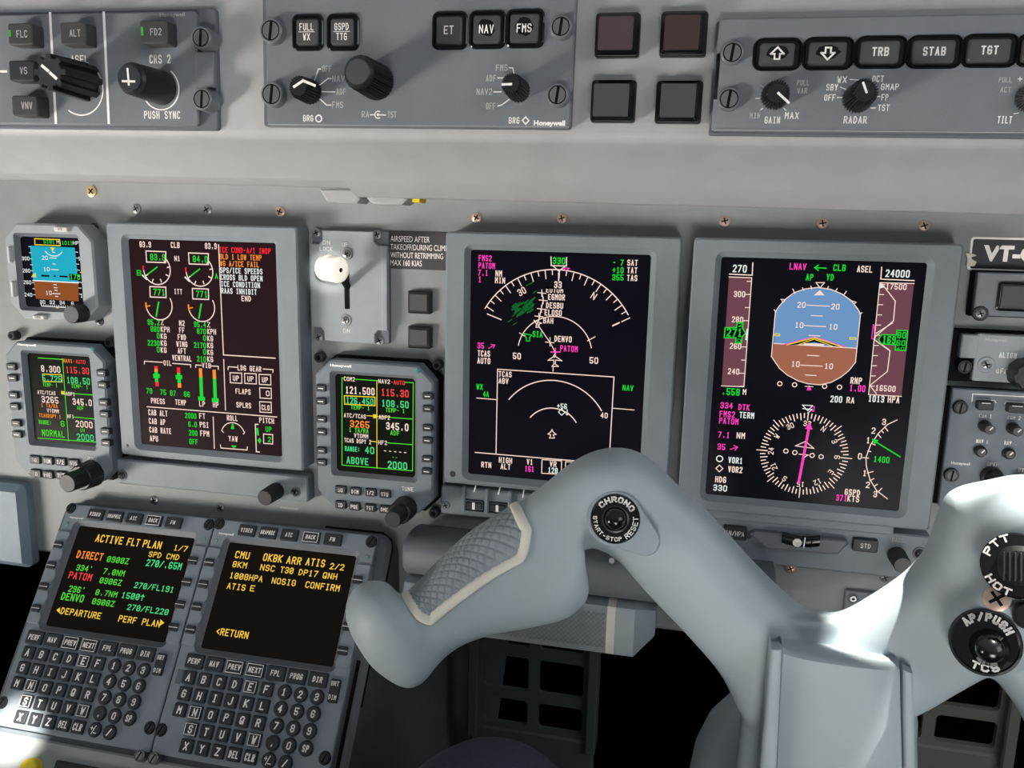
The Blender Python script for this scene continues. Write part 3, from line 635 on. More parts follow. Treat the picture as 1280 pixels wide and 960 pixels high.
C0 = t.P(790, 368, s.z); s.m.text('N', C0[0], C0[1], 22 * kk, 34 * kk, W_, s.z + .0001, None, 0, -.55)
s.L([(595, 165), (596, 208), (672, 210), (673, 168)], 5); s.X('330', 603, 200, 666, 34, G_); s.L([(608, 212), (634, 236), (662, 214)], 5); s.L([(656, 218), (686, 222), (670, 236)], 5, M_, True)
s.done('compass_arc')
s.A(612, 650, 186, 12, 170, 4.5, W_, 48); s.X('50', 404, 675, 444, 32); s.X('50', 787, 697, 830, 32); s.L([(438, 545), (462, 560)], 4); s.L([(778, 584), (815, 564)], 4)
s.X('EGMOR', 580, 379, 664, 30); s.X('EUTOM', 570, 342, 655, 26); s.F([(566, 312), (660, 316), (660, 327), (566, 324)], KB, .00025)
s.X('DESBU', 570, 421, 655, 30); s.X('ELOSO', 563, 457, 648, 30); s.X('BAH', 556, 496, 606, 28); s.X('SIA', 503, 565, 552, 30, G_); s.X('DENVO', 612, 588, 698, 30); s.X('PATOM', 640, 636, 728, 30, M_)
s.L([(549, 335), (556, 382), (546, 425), (536, 475), (526, 500), (590, 592), (616, 640), (612, 668)], 4)
for x, y in ((549, 345), (556, 382), (547, 425), (535, 462)): s.L([(x - 20, y - 2), (x + 20, y + 2)], 4); s.L([(x, y - 16), (x, y + 16)], 4)
s.L([(510, 482), (548, 496), (535, 500), (535, 516), (520, 516), (522, 498)], 4, W_, True); s.L([(460, 548), (498, 556), (488, 568), (488, 585), (472, 585), (472, 570)], 4, G_, True)
s.L([(568, 590), (610, 594)], 4); s.L([(590, 568), (590, 610)], 4); s.L([(595, 640), (640, 640)], 6, M_); s.L([(617, 622), (617, 658)], 6, M_)
s.L([(612, 652), (620, 664), (650, 684), (618, 680), (616, 700), (632, 712), (600, 712), (610, 700), (608, 680), (580, 682), (606, 664)], 4, W_, True); s.L([(606, 712), (605, 735)], 4)
s.done('route_map')
for i in range(60):
    x = 450 + random.uniform(-50, 50); y = 425 - (x - 450) * .35 + random.uniform(-30, 30); q = random.uniform(6, 18)
    s.L([(x, y), (x + q, y - q * .8)], random.uniform(3, 8), DG)
for x, y in ((380, 490), (405, 505), (470, 310), (490, 300), (505, 345)): s.L([(x, y), (x + 18, y - 12)], 4, DG)
s.done('weather_echo')
s.view(540, 450, 4.0)
s.L([(320, 466), (328, 46), (910, 85), (886, 500)], 4.5); s.X('TCAS', 333, 83, 398, 28); s.X('ABV', 333, 117, 382, 28)
C0 = t.P(600, 380, s.z); kk = t.sc(600, 380, s.z)
s.m.ring(C0[0], C0[1], 281 * kk, 276 * kk, s.z + .00005, W_, 48, math.radians(31), math.radians(143)); s.m.ring(C0[0], C0[1], 143 * kk, 138 * kk, s.z + .00005, W_, 40, math.radians(33), math.radians(143))
s.X('40', 842, 290, 878, 28); s.L([(600, 348), (606, 360), (620, 372), (606, 374), (612, 390), (588, 390), (594, 374), (580, 370), (594, 360)], 4, W_, True)
s.X('+56', 625, 242, 674, 26, CW); s.L([(632, 260), (648, 244), (664, 262), (648, 276)], 4, CW, True); s.L([(676, 248), (676, 274)], 4, CW); s.L([(668, 268), (676, 276), (684, 266)], 3, CW)
s.X('WX', 222, 147, 254, 28, G_); s.X('4A', 255, 184, 284, 28, G_); s.X('NAV', 952, 152, 1006, 28, G_); s.L([(224, 190), (320, 198)], 4); s.L([(905, 241), (1010, 250)], 4)
s.done('traffic_map')
s.L([(216, 462), (900, 520)], 4.5)
for tx, x, y, x1, mt in (('RTN', 246, 536, 296, W_), ('HIGH', 334, 513, 400, W_), ('ALT', 343, 545, 392, W_), ('V1', 473, 522, 504, W_), ('161', 464, 557, 510, M_), ('VR', 588, 533, 622, W_), ('128', 580, 564, 628, CW), ('V2', 706, 540, 740, W_)): s.X(tx, x, y, x1, 28, mt)
for x in (550, 668): s.L([(x, 498 + (x - 550) * .09), (x + 98, 504 + (x - 550) * .09), (x + 96, 572 + (x - 550) * .09), (x - 2, 566 + (x - 550) * .09)], 4, W_, True)
s.done('speed_menu')
m = MB(); c = t.P(103, 570, .004); m.cyl(c[0], c[1], .0026, .0024, .0039, .0044, DSTEEL, 16); t.part('screw', m)
k = T('map_display_controller', 'grey panel strip with small black rocker keys below the map display', 'control panel', P0, .3, -.13, PH); k.view = (540, 450, 4.0)
m = MB(); cx, cy, w, h = k.rect(45, 602, 1165, 856, .012); cy -= .004; m.rbox(cx, cy, w, h, 0, .012, BEZ, .002, .0012)
k.ln(m, [(224, 612), (210, 658)], 6, LEG, .0122); k.ln(m, [(342, 624), (332, 670)], 6, LEG, .0122); k.ln(m, [(462, 636), (454, 686)], 6, LEG, .0122)
k.part('faceplate', m)
for x in (155, 272, 388, 505):
    m = MB(); cx, cy, w, h = k.rect(x - 9, 632 + (x - 155) * .1, x + 9, 760 + (x - 155) * .1, .0155); m.rbox(cx, cy, w, h, .011, .0155, BEZ, .0012, .0008); k.part('divider_rib', m)
for x, y in ((210, 730), (328, 742), (446, 754)):
    m = MB(); cx, cy, w, h = k.rect(x - 48, y - 34, x + 48, y + 32, .0135); m.frame(cx, cy, w, h, cx, cy, w * .86, h * .8, .011, .0135, .0115, BLK, .001, .0005, .0003, .0004); m.rbox(cx, cy, w * .8, h * .55, .01, .014, KEYM, .0005, .0004)
    m.line([(cx - .0003, cy - h * .2), (cx - .0003, cy + h * .18)], .0022, .01415, LEG); k.part('rocker_key', m)
screwpart(k, 70, 725, 20, .012, 'x', m=GREYS)
# ---- primary flight display
t, sc = display('large display with blue and brown horizon and compass rose, right of centre', (867.8, 297, 1161.5, 664), (902, 321, 1123.4, 639), SCR3)
s = Scr(t, sc); s.view(850, 280, 3.657)
s.X('270', 240, 220, 304, 34, CW); s.L([(333, 178), (330, 234), (226, 229)], 5)
s.F([(224, 242), (328, 246), (292, 744), (190, 740)], TAPE); s.L([(224, 242), (328, 246), (292, 744), (190, 740)], 4)
s.F([(305, 478), (312, 480), (308, 532), (298, 530)], CW, .0001)
for i in range(9):
    y = 262 + i * 60; x = 327 - i * 4.3; L_ = 27 if i % 2 else 20
    s.L([(x - L_, y), (x, y)], 4)
for tx, x, y in (('300', 245, 333), ('280', 236, 449), ('260', 227, 570), ('240', 218, 686)): s.X(tx, x, y, x + 52, 27)
s.done('airspeed_tape')
s.z += .0002
P1 = [(206, 474), (258, 474), (262, 450), (288, 450), (286, 478), (300, 498), (284, 516), (280, 544), (254, 544), (256, 520), (202, 520)]
s.F(P1, KB); s.L(P1, 5, G_, True); s.X('27', 212, 514, 258, 38, G_); s.X('2', 266, 470, 284, 18, G_); s.X('1', 262, 516, 282, 38, G_); s.X('0', 260, 540, 278, 16, G_)
s.done('speed_window'); s.z -= .0002
s.X('.558', 190, 780, 272, 32, G_); s.X('M', 286, 780, 302, 26); s.done('mach_readout')
s.X('LNAV', 500, 208, 576, 30, M_); s.X('CLB', 700, 214, 756, 30, G_); s.X('ASEL', 808, 220, 878, 30); s.X('AP', 574, 258, 608, 30, G_); s.X('YD', 668, 258, 702, 30, G_); s.L([(616, 200), (668, 202)], 5, G_); s.L([(632, 188), (616, 200), (632, 212)], 5, G_)
s.done('mode_readout')
s.X('24000', 938, 242, 1048, 34, CW); s.L([(922, 198), (918, 252), (1070, 259)], 5)
s.F([(914, 266), (1070, 272), (1012, 788), (862, 780)], TAPE); s.L([(1070, 272), (914, 268), (862, 780), (1012, 788)], 4)
s.F([(914, 268), (934, 290), (912, 294)], CW, .0001)
for pts in ([(922, 272), (984, 352), (976, 442), (892, 516), (890, 530), (960, 580), (948, 674), (868, 738), (898, 776)], [(896, 500), (972, 452)], [(898, 536), (955, 574)]): s.L(pts, 4.5)
for i in range(11): y = 276 + i * 46.5; x = 914 - i * 4.8; s.L([(x, y), (x + 22, y)], 4)
s.X('17500', 940, 298, 1034, 27); s.X('16500', 892, 762, 984, 27); s.L([(884, 460), (876, 524), (890, 526), (888, 462)], 4, M_, True); s.done('altitude_tape')
s.z += .0002
P1 = [(922, 506), (990, 508), (992, 486), (1040, 488), (1032, 578), (984, 576), (986, 552), (920, 548), (908, 528)]
s.F(P1, KB); s.L(P1, 5, G_, True); s.X('169', 924, 546, 984, 36, G_); s.X('80', 992, 522, 1032, 30, G_); s.X('60', 988, 556, 1028, 26, G_); s.X('40', 988, 576, 1024, 14, G_); s.done('altitude_window'); s.z -= .0002
# attitude ball
ox = lambda x, y: (x, y)
top = [(436, 402), (450, 380), (480, 345), (520, 315), (570, 297), (630, 290), (690, 299), (740, 320), (785, 352), (812, 388), (825, 410)]
bot = [(802, 632), (772, 670), (735, 700), (690, 724), (640, 735), (585, 730), (540, 717), (490, 690), (455, 660), (418, 606)]
s.F(top + [(808, 568), (428, 546)], SKYB); s.F([(428, 546), (808, 568)] + bot, GND); s.L(top + bot, 4, W_, True)
s.z += .0001
s.L([(430, 546), (808, 568)], 4)
for x0_, y0_, x1_, y1_ in ((580, 371, 684, 376), (600, 418, 650, 421), (568, 464, 666, 469), (590, 509, 640, 512), (582, 600, 634, 603), (552, 645, 650, 650), (572, 690, 622, 693), (568, 548, 654, 552)): s.L([(x0_, y0_), (x1_, y1_)], 4 if y0_ != 548 else 9)
for tx, x, y in (('20', 535, 382), ('20', 690, 390), ('10', 525, 474), ('10', 680, 482), ('10', 508, 652), ('10', 660, 662)): s.X(tx, x, y, x + 38, 26)
s.F([(640, 302), (660, 326), (612, 326)], W_, .0001); s.L([(622, 268), (660, 268), (640, 292)], 4, W_, True)
for x0_, y0_, x1_, y1_ in ((516, 298, 526, 318), (560, 292, 566, 304), (598, 284, 602, 296), (678, 286, 674, 298), (718, 296, 710, 308), (760, 308, 748, 326), (430, 392, 440, 402), (832, 406, 820, 410)): s.L([(x0_, y0_), (x1_, y1_)], 4)
s.L([(462, 344), (482, 346), (472, 358)], 3.5, W_, True); s.L([(788, 352), (806, 358), (794, 366)], 3.5, W_, True)
s.F([(464, 552), (614, 514), (764, 562), (724, 560), (614, 522), (500, 552)], M_, .0001); s.F([(482, 554), (614, 518), (752, 564), (700, 558), (614, 540), (540, 552)], KB, .00015); s.z += .0002; s.L([(490, 552), (614, 520), (742, 562)], 5, Y_); s.L([(540, 552), (614, 526), (695, 558)], 4, Y_); s.z -= .0002
s.F([(568, 545), (654, 549), (654, 556), (568, 552)], W_, .0002)
s.L([(432, 502), (456, 503), (456, 511), (432, 510)], 4, Y_, True); s.L([(776, 519), (804, 520), (804, 528), (776, 527)], 4, Y_, True)
s.done('attitude_ball'); s.z -= .0001
for x, y in ((456, 730), (524, 735), (661, 742), (729, 746)): s.A(x, y, 10, 0, 360, 4.5, W_, 20)
s.F([(590, 735), (602, 760), (578, 760)], M_); s.L([(572, 742), (608, 744)], 3); s.X('RNP', 778, 730, 830, 30); s.X('1.00', 774, 764, 846, 30, M_); s.X('200', 686, 814, 740, 30, CW); s.X('RA', 760, 818, 796, 28); s.X('1013', 860, 812, 932, 30, CW); s.X('HPA', 948, 816, 1002, 30); s.done('deviation_scale')
s.view(850, 490, 3.657)
for tx, x, y, x1, mt in (('334', 184, 74, 240, M_), ('DTK', 266, 82, 318, M_), ('FMS2', 180, 113, 250, M_), ('TERM', 271, 118, 338, CW), ('PATOM', 178, 144, 266, M_), ('7.1', 174, 208, 226, M_), ('NM', 258, 212, 296, W_), ('35', 170, 263, 206, M_), ('VOR1', 220, 324, 285, CW), ('VOR2', 219, 366, 284, W_), ('HDG', 160, 412, 210, W_), ('330', 151, 450, 214, CW)): s.X(tx, x, y, x1, 28, mt)
s.A(181, 305, 14, 0, 360, 5, CW, 24); s.L([(164, 349), (180, 334), (196, 350), (180, 365)], 4, W_, True); s.L([(230, 262), (262, 252)], 4, M_); s.L([(246, 244), (263, 252), (252, 266)], 4, M_); s.done('route_readout')
cx, cy = 566, 284; C0 = t.P(cx, cy, s.z); kk = t.sc(cx, cy, s.z)
for i in range(72):
    a = math.radians(90 - i * 5 - 1); r1 = 200 * kk; r0 = r1 - (30 if i % 2 == 0 else 20) * kk
    s.m.line([(C0[0] + r0 * math.cos(a), C0[1] + r0 * math.sin(a)), (C0[0] + r1 * math.cos(a), C0[1] + r1 * math.sin(a))], 5 * kk, s.z, W_)
for i in range(8):
    a = math.radians(90 - i * 45 - 1)
    if i == 0: continue
    s.m.line([(C0[0] + 200 * kk * math.cos(a), C0[1] + 200 * kk * math.sin(a)), (C0[0] + 218 * kk * math.cos(a), C0[1] + 218 * kk * math.sin(a))], 4 * kk, s.z, W_)
for i, tx in enumerate(('33', 'N', '3', '6', '9', '12', '15', '18', '21', '24', '27', '30')):
    tx = ('33', 'N', '3', '6', 'E', '12', '15', 'S', '21', '24', 'W', '30')[i]
    a = math.radians(90 - i * 30 - 1); w = (34 if len(tx) > 1 else 17) * kk; h = 26 * kk; ro = a - PI / 2; r = 152 * kk
    bx = C0[0] + r * math.cos(a); by = C0[1] + r * math.sin(a)
    s.m.text(tx, bx - w / 2 * math.cos(ro) + h / 2 * math.sin(ro), by - w / 2 * math.sin(ro) - h / 2 * math.cos(ro), w, h, W_, s.z, None, 0, ro)
for x, y in ((484, 270), (525, 277), (604, 290), (645, 296)): s.A(x, y, 10, 0, 360, 4.5, W_, 20)
s.L([(528, 246), (574, 226), (612, 258)], 4, W_, True); s.L([(545, 284), (586, 288), (566, 300)], 4, W_)
s.L([(562, 76), (604, 80), (584, 96)], 4.5, CW); s.L([(560, 60), (606, 62), (584, 86)], 4, CW, True); s.L([(596, 70), (614, 66), (612, 88), (598, 86)], 4, M_, True)
s.L([(543, 412), (590, 160)], 12, M_); s.F([(592, 136), (606, 172), (572, 168)], M_, .0001); s.done('compass_rose')
vs = [(992, 128), (950, 148), (908, 188), (872, 240), (850, 300), (852, 340), (868, 400), (900, 452), (948, 488)]
s.L(vs, 4.5)
for tx, x, y in (('3', 922, 150), ('2', 874, 190), ('1', 850, 234), ('0', 812, 307), ('1', 834, 384), ('2', 848, 438), ('3', 882, 480)): s.X(tx, x, y, x + 18, 28)
for pts in ([(936, 160), (950, 178)], [(905, 192), (918, 208)], [(874, 235), (892, 242)], [(836, 300), (862, 302)], [(856, 370), (882, 364)], [(868, 405), (886, 396)], [(908, 455), (922, 440)], [(858, 270), (872, 272)], [(920, 176), (930, 186)], [(888, 430), (902, 422)]): s.L(pts, 4.5)
s.L([(890, 225), (1006, 296)], 6, G_); s.F([(876, 214), (908, 220), (890, 240)], G_, .0001); s.X('1400', 884, 320, 956, 28, G_); s.X('GSPD', 752, 470, 822, 28); s.X('371', 712, 496, 762, 28, M_); s.X('KTS', 764, 500, 818, 28); s.done('vertical_speed_scale')
k = T('flight_display_controller', 'grey panel strip with slip indicator and two black keys below the flight display', 'control panel', P0, .46, -.125, PH); k.view = (850, 490, 3.657)
m = MB(); cx, cy, w, h = k.rect(105, 560, 1128, 800, .013); x0, y0 = k.P(110, 540, .013); x1, y1 = k.P(1146, 700, .013); yb = k.P(600, 785, .013)[1]
m.rbox((x0 + x1) / 2, (y0 + yb) / 2 - .004, x1 - x0, y0 - yb, 0, .013, BEZ, .001, .001); cx, cy, w, h = k.rect(130, 522, 982, 600, .0165); m.rbox(cx, cy - .001, w, .016, .012, .0165, BEZ, .001, .001)
k.txt(m, 'BARO', 968, 684, 1022, 20, LEGD, .0132); k.part('faceplate', m)
button(k, 200, 612, 302, 682, .0165, KEYM, 'key', 'IN/HPA', 22, LEG, base=.012, bez=.0012, th=.00035); button(k, 795, 670, 902, 738, .0165, KEYM, 'key', 'STD', 22, LEG, base=.012, bez=.0012)
m = MB(); m.prism([k.P(x, y, .02) for x, y in ((322, 652), (345, 640), (758, 682), (772, 692), (722, 744), (395, 716))][::-1], .012, .02, PLATE2, .001); o = k.part('slip_indicator', m)
m = MB(); cx, cy, w, h = k.rect(468, 655, 637, 706, .0208); cy -= .0008
L = []
for i in range(13):
    x = cx - w / 2 + w * i / 12; dy = ((i - 6) / 6) ** 2 * .0018; L.append([(x, cy + dy + .0042 * math.cos(a), .0198 + .0016 * math.sin(a)) for a in [2 * PI * j / 16 for j in range(16)]])
m.loft(L, BLK2, True, True)
for x in (532, 567, 600): c = k.P(x, 688, .021); m.line([(c[0], c[1] - .0035), (c[0] + .0004, c[1] + .0035)], .0007, .0217, LEG if x == 567 else DARK)
k.part('tube', m, o)
m = MB(); c = k.P(536, 690, .0217); m.loft([[(c[0] + q * math.cos(2 * PI * i / 20), c[1] + q * math.sin(2 * PI * i / 20), .0205 + hh) for i in range(20)] for q, hh in ((.0032, 0), (.003, .0012), (.0018, .0022), (.0004, .0026))], WHITEP); k.part('ball', m, o, 'white ball')
m = MB(); k.knob(m, 990, 745, 1032, 786, 44, 42, .013, BLK, n=64, ribs=32, amp=.0003); k.part('baro_knob', m)
m = MB(); c = k.P(1095, 737, .013); m.cyl(c[0], c[1], .0048, .0046, .0125, .0136, PLATE2, 24); crossed(m, c[0], c[1], .0032, .0136, DSTEEL, .6); k.part('screw', m)
k = T('access_cover', 'small grey cover plate with a screw behind the right yoke arm', 'cover plate', P0, *P0.p(1095, 760, PH), PH); k.view = (840, 600, 2.666)
m = MB(); cx, cy, w, h = k.rect(580, 368, 800, 480, .004); m.rbox(cx, cy, w, h, 0, .004, PLATE, .001, .0006); k.part('plate', m)
m = MB(); c = k.P(603, 394, .004); m.cyl(c[0], c[1], .004, .0038, .004, .0045, PLATE2, 24); m.cyl(c[0], c[1], .0028, .0026, .0045, .0055, STEEL, 20); m.ring(c[0], c[1], .0011, 0, .0056, DARK, 6); k.part('screw', m)
def chamfered(x0, y0, x1, y1, c): return [(x0 + c, y0), (x1 - c, y0), (x1, y0 + c), (x1, y1 - c), (x1 - c, y1), (x0 + c, y1), (x0, y1 - c), (x0, y0 + c)]
def chamframe(m, x0, y0, x1, y1, c, ix, iy, iw, ih, z0, z1, zi, mat, b=.0015):
    # octagonal bezel with rectangular opening (8-point loops)
    def L(p, z): return [(x, y, z) for x, y in p]
    O = chamfered(x0, y0, x1, y1, c); I = inset(O, b); a, bb = iw / 2, ih / 2; e = .003
    def op(a, bb): q = .002; return [(ix - a + q, iy - bb), (ix + a - q, iy - bb), (ix + a, iy - bb + q), (ix + a, iy + bb - q), (ix + a - q, iy + bb), (ix - a + q, iy + bb), (ix - a, iy + bb - q), (ix - a, iy - bb + q)]
    m.loft([L(O, z0), L(O, z1 - b), L(I, z1), L(op(a + e, bb + e), z1)], mat, False, False)
    m.loft([L(op(a + e, bb + e), z1), L(op(a, bb), zi)], PLATE2, False, False)
# ------------------------------------------------------------------ standby instrument (far left)
u, v = P0.p(65, 342)
k = T('standby_instrument', 'small standby display with turquoise sky and brown ground at the left edge', 'instrument', P0, u, v); k.view = (0, 220, 4.8)
m = MB(); ix, iy, iw, ih = k.rect(120, 362, 506, 800); x0, y1 = k.P(12, 280, .004); x1, y0 = k.P(590, 880, .004)
chamframe(m, x0, y0, x1, y1, .013, ix, iy, iw, ih, PH, .004, 0, LEVP); k.part('bezel', m)
m = MB(); m.rbox(ix, iy, iw + .001, ih + .001, -.001, 0, SCR2, .002, .0002, cap0=True); sc = k.part('screen', m)
s = Scr(k, sc)
s.F([(180, 418), (448, 430), (470, 640), (200, 626)], CY); s.F([(200, 628), (470, 642), (472, 752), (216, 736)], BR); s.L([(198, 627), (470, 641)], 6, CW); s.z += .0001
for x, y, w in ((318, 492, 40), (325, 528, 14), (328, 562, 44), (322, 458, 14), (330, 652, 16), (333, 670, 18), (336, 686, 14), (338, 706, 46), (340, 722, 16)): s.L([(x - w / 2, y - 1), (x + w / 2, y + 1)], 4, CW)
for tx, x, y in (('20', 252, 502), ('10', 262, 570), ('10', 275, 712)): s.X(tx, x, y, x + 36, 24, CW)
s.A(318, 400, 68, 220, 318, 5, CW); s.F([(300, 428), (328, 430), (316, 455)], Y_); s.L([(252, 598), (292, 600)], 9, KB); s.L([(362, 602), (402, 604)], 9, KB); s.L([(326, 600), (330, 600)], 8, KB); s.done('attitude_readout')
for tx, x, y in (('300', 132, 505), ('280', 136, 578), ('260', 142, 648), ('240', 148, 722)): s.X(tx, x, y, x + 46, 22, CW)
for i in range(9): s.L([(172 + i * 3.6, 424 + i * 36), (184 + i * 3.6, 425 + i * 36)], 3, CW)
s.F([(190, 596), (214, 580), (216, 612)], Y_); s.done('speed_tape')
s.F([(414, 586), (486, 590), (488, 628), (418, 624)], KB); s.X('170', 420, 620, 482, 32, G_); s.L([(482, 578), (512, 580)], 5, Y_); s.L([(488, 640), (512, 642)], 5, Y_); s.X('17', 470, 506, 500, 22, CW); s.X('16', 484, 730, 512, 22, CW)
for i in range(8): s.L([(452 + i * 3.4, 456 + i * 36), (466 + i * 3.4, 457 + i * 36)], 3, CW)
s.done('altitude_tape')
s.L([(208, 376), (358, 382), (362, 418), (210, 412)], 5, Y_, True); s.X('5181', 262, 404, 328, 22, G_); s.X('M', 340, 406, 356, 20, CW); s.X('1013', 370, 412, 438, 22, G_); s.X('HPA', 440, 412, 490, 22, CW)
s.L([(246, 768), (250, 780), (440, 792)], 4, CW)
for i in range(14): s.L([(262 + i * 13, 772 + i * .6), (262 + i * 13, 780 + i * .6)], 3, CW)
for tx, x, y in (('30', 240, 766), ('32', 298, 768), ('34', 358, 770), ('6', 428, 776)): s.X(tx, x, y, x + 16 * len(tx), 22, CW)
s.F([(330, 796), (356, 798), (344, 786)], Y_); s.done('heading_strip')
for x0_, y0_, x1_, y1_, tx in ((318, 304, 402, 334, 'STD'), (36, 422, 60, 520, ''), (58, 630, 82, 728, ''), (190, 834, 266, 862, 'CAGE')): button(k, x0_, y0_, x1_, y1_, .0075, pm('pale_key', (206, 206, 204), .5), 'key', tx, 16, LEG if 0 else DSTEEL, base=.003)
m = MB(); c = k.knob(m, 492, 822, 425, 832, 48, 46, .004, BLK, n=48, capm=CAPM); k.part('knob', m)
for x, y in ((566, 310), (598, 870)): screwpart(k, x, y, 26, PH, 'x', m=DSTEEL)
# ------------------------------------------------------------------ radio management units
def rmu(lab, view, o4, s4, keysL, keysR, rowk, names, kn, tune, sens, hon, screws, pts):
    k = T('radio_unit', lab, 'radio unit', P0, *P0.p((s4[0] + s4[2]) / 2, (s4[1] + s4[3]) / 2), group='radio units with dark screens')
    m = MB(); ix, iy, iw, ih = k.rect(*s4); x0, y1 = k.P(o4[0], o4[1], .004); x1, y0 = k.P(o4[2], o4[3], .004)
    chamframe(m, x0, y0, x1, y1, .0125, ix, iy, iw, ih, PH, .004, 0, RMUP); k.view = view
    z = .0041; k.txt(m, 'TUNE', tune[0], tune[1], tune[2], 20, LEG, z); c = k.P(hon[0], hon[1], z); m.bfont('Honeywell', c[0], c[1], k.P(hon[2], hon[1], z)[0] - c[0], .0019, LEG, z, .04)
    k.part('bezel', m)
    m = MB(); m.rbox(ix, iy, iw + .001, ih + .001, -.001, 0, SCR4, .002, .0002, cap0=True); sc = k.part('screen', m)
    m = MB(); m.prism([(p[0], p[1]) for p in chamfered(x0 - .0018, y0 - .0018, x1 + .0018, y1 + .0018, .0125)], PH, PH + .006, DARK, .0005); k.part('gasket', m)
    for (x, y) in keysL + keysR:
        m = MB(); w, h = 50, 36; cx, cy, w, h = k.rect(x - 26, y - 19, x + 26, y + 19, .0065); m.rbox(cx, cy, w, h, .002, .0065, KEYM, .001, .0006)
        m.line([(cx - w * .22, cy), (cx + w * .22, cy)], .0007, .0066, LEG); k.part('line_key', m)
    for (x, y), tx in zip(rowk, names): button(k, x - 30, y - 24, x + 28, y + 22, .0062, KEYM, 'function_key', tx, 20, LEG, base=.002)
    m = MB(); k.knob(m, kn[0], kn[1], (kn[0] + kn[2]) / 2, (kn[1] + kn[3]) / 2, 62, 58, .004, BLK, n=64, ribs=24, amp=.0004, b=.001)
    c = k.knob(m, kn[0], kn[1], kn[2], kn[3], 44, 42, .006, BLK, n=64, ribs=24, amp=.0003, b=.0006, capm=KEYM); k.part('tuning_knob', m)
    m = MB(); c = k.P(sens[0], sens[1], z); m.cyl(c[0], c[1], .0021, .0019, .0038, .0048, SENS, 20, .0008); k.part('light_sensor', m)
    for x, y in screws:
        m = MB(); c = k.P(x, y, PH + .004); m.cyl(c[0], c[1], .0042, .004, PH, PH + .007, DSTEEL, 24, .0008); m.ring(c[0], c[1], .0022, 0, PH + .00705, BLK2, 6); k.part('screw', m)
    s = Scr(k, sc); s.th = None; return k, s
k, s = rmu('radio management screen between the engine display and the map display', (370, 440, 4.174), (393, 449, 541, 645), (419, 467, 519, 597),
  [(128, 190), (128, 258), (130, 353), (130, 419), (130, 516), (130, 578)], [(685, 232), (685, 298), (684, 398), (683, 463), (682, 560), (680, 625)],
  [(232, 722), (309, 730), (388, 736), (463, 744), (232, 800), (305, 809), (386, 816), (462, 824)], ['SQ', 'DIM', '1/2', 'STO', 'ID', 'PGE', 'TST', 'DME'],
  (572, 812, 514, 886), (552, 722, 612), (640, 97), (178, 74, 288), [(124, 28), (738, 68), (722, 838)], None)
L_ = MG
s.L([(240, 590), (240, 135), (250, 136)], 4, MG); s.L([(310, 142), (428, 150)], 4, MG); s.L([(570, 158), (612, 160), (608, 620), (240, 590)], 4, MG); s.L([(422, 150), (422, 606)], 4, Y_)
s.L([(370, 332), (490, 340)], 4, Y_); s.L([(495, 342), (610, 350)], 4, MG); s.L([(395, 466), (425, 470)], 4, Y_); s.L([(478, 474), (610, 484)], 4, MG); s.F([(402, 325), (422, 326), (422, 346), (402, 345)], Y_); s.done('grid_line')
for tx, x, y, x1, h, mt in (('COM2', 250, 150, 307, 22, W_), ('121.500', 258, 216, 410, 38, W_), ('126.450', 262, 268, 404, 34, MT), ('TEMP- 1', 286, 298, 384, 22, MG), ('ATC/TCAS', 250, 340, 365, 22, W_), ('3265', 282, 391, 383, 36, A_), ('1 TA/RA', 277, 417, 378, 24, MG), ('VTOMM', 303, 446, 377, 22, W_), ('TCAS DSPY 2', 252, 470, 392, 22, W_), ('RANGE:', 255, 516, 333, 26, MT), ('40', 360, 529, 408, 36, MT), ('ABOVE', 264, 581, 378, 36, MT),
   ('NAV2', 430, 163, 490, 22, W_), ('-AUTO', 494, 168, 568, 22, MR), ('115.30', 445, 228, 588, 38, MR), ('108.50', 447, 284, 588, 36, MT), ('TEMP- 1', 468, 312, 567, 22, MG), ('ADF2', 432, 350, 490, 22, W_), ('345.0', 470, 404, 587, 38, W_), ('ADF', 492, 433, 540, 24, MG), ('HF2', 430, 482, 475, 22, W_), ('-----', 455, 528, 580, 26, W_), ('--', 500, 558, 530, 18, MG), ('2000', 478, 606, 580, 38, MT)): s.X(tx, x, y, x1, h, mt)
s.done('frequency_readout'); s.L([(252, 228), (412, 236), (412, 280), (254, 272)], 5, Y_, True); s.done('cursor_box')
k, s = rmu('radio management screen below the standby display at the left edge', (0, 410, 4.174), (4, 426, 141, 605), (34, 441, 121, 558),
  [(55, 203), (60, 262), (66, 352), (72, 411), (80, 498), (85, 557)], [(525, 236), (530, 298), (536, 390), (540, 451), (545, 541), (549, 601)],
  [(180, 690), (247, 695), (315, 701), (383, 708), (185, 761), (248, 768), (318, 771)], ['SQ', 'DIM', '1/2', 'STO', 'ID', 'PGE', 'TST'],
  (482, 758, 355, 824), (454, 690, 508), (483, 110), (92, 90, 186), [(70, 40), (575, 76)], None)
s.L([(200, 156), (326, 164)], 4, MG); s.L([(470, 172), (484, 172), (512, 596), (200, 574)], 4, MG); s.L([(326, 160), (358, 590)], 4, MG); s.L([(345, 340), (495, 350)], 4, MG); s.L([(384, 464), (506, 476)], 4, MG); s.F([(318, 328), (338, 330), (338, 348), (320, 346)], Y_); s.done('grid_line')
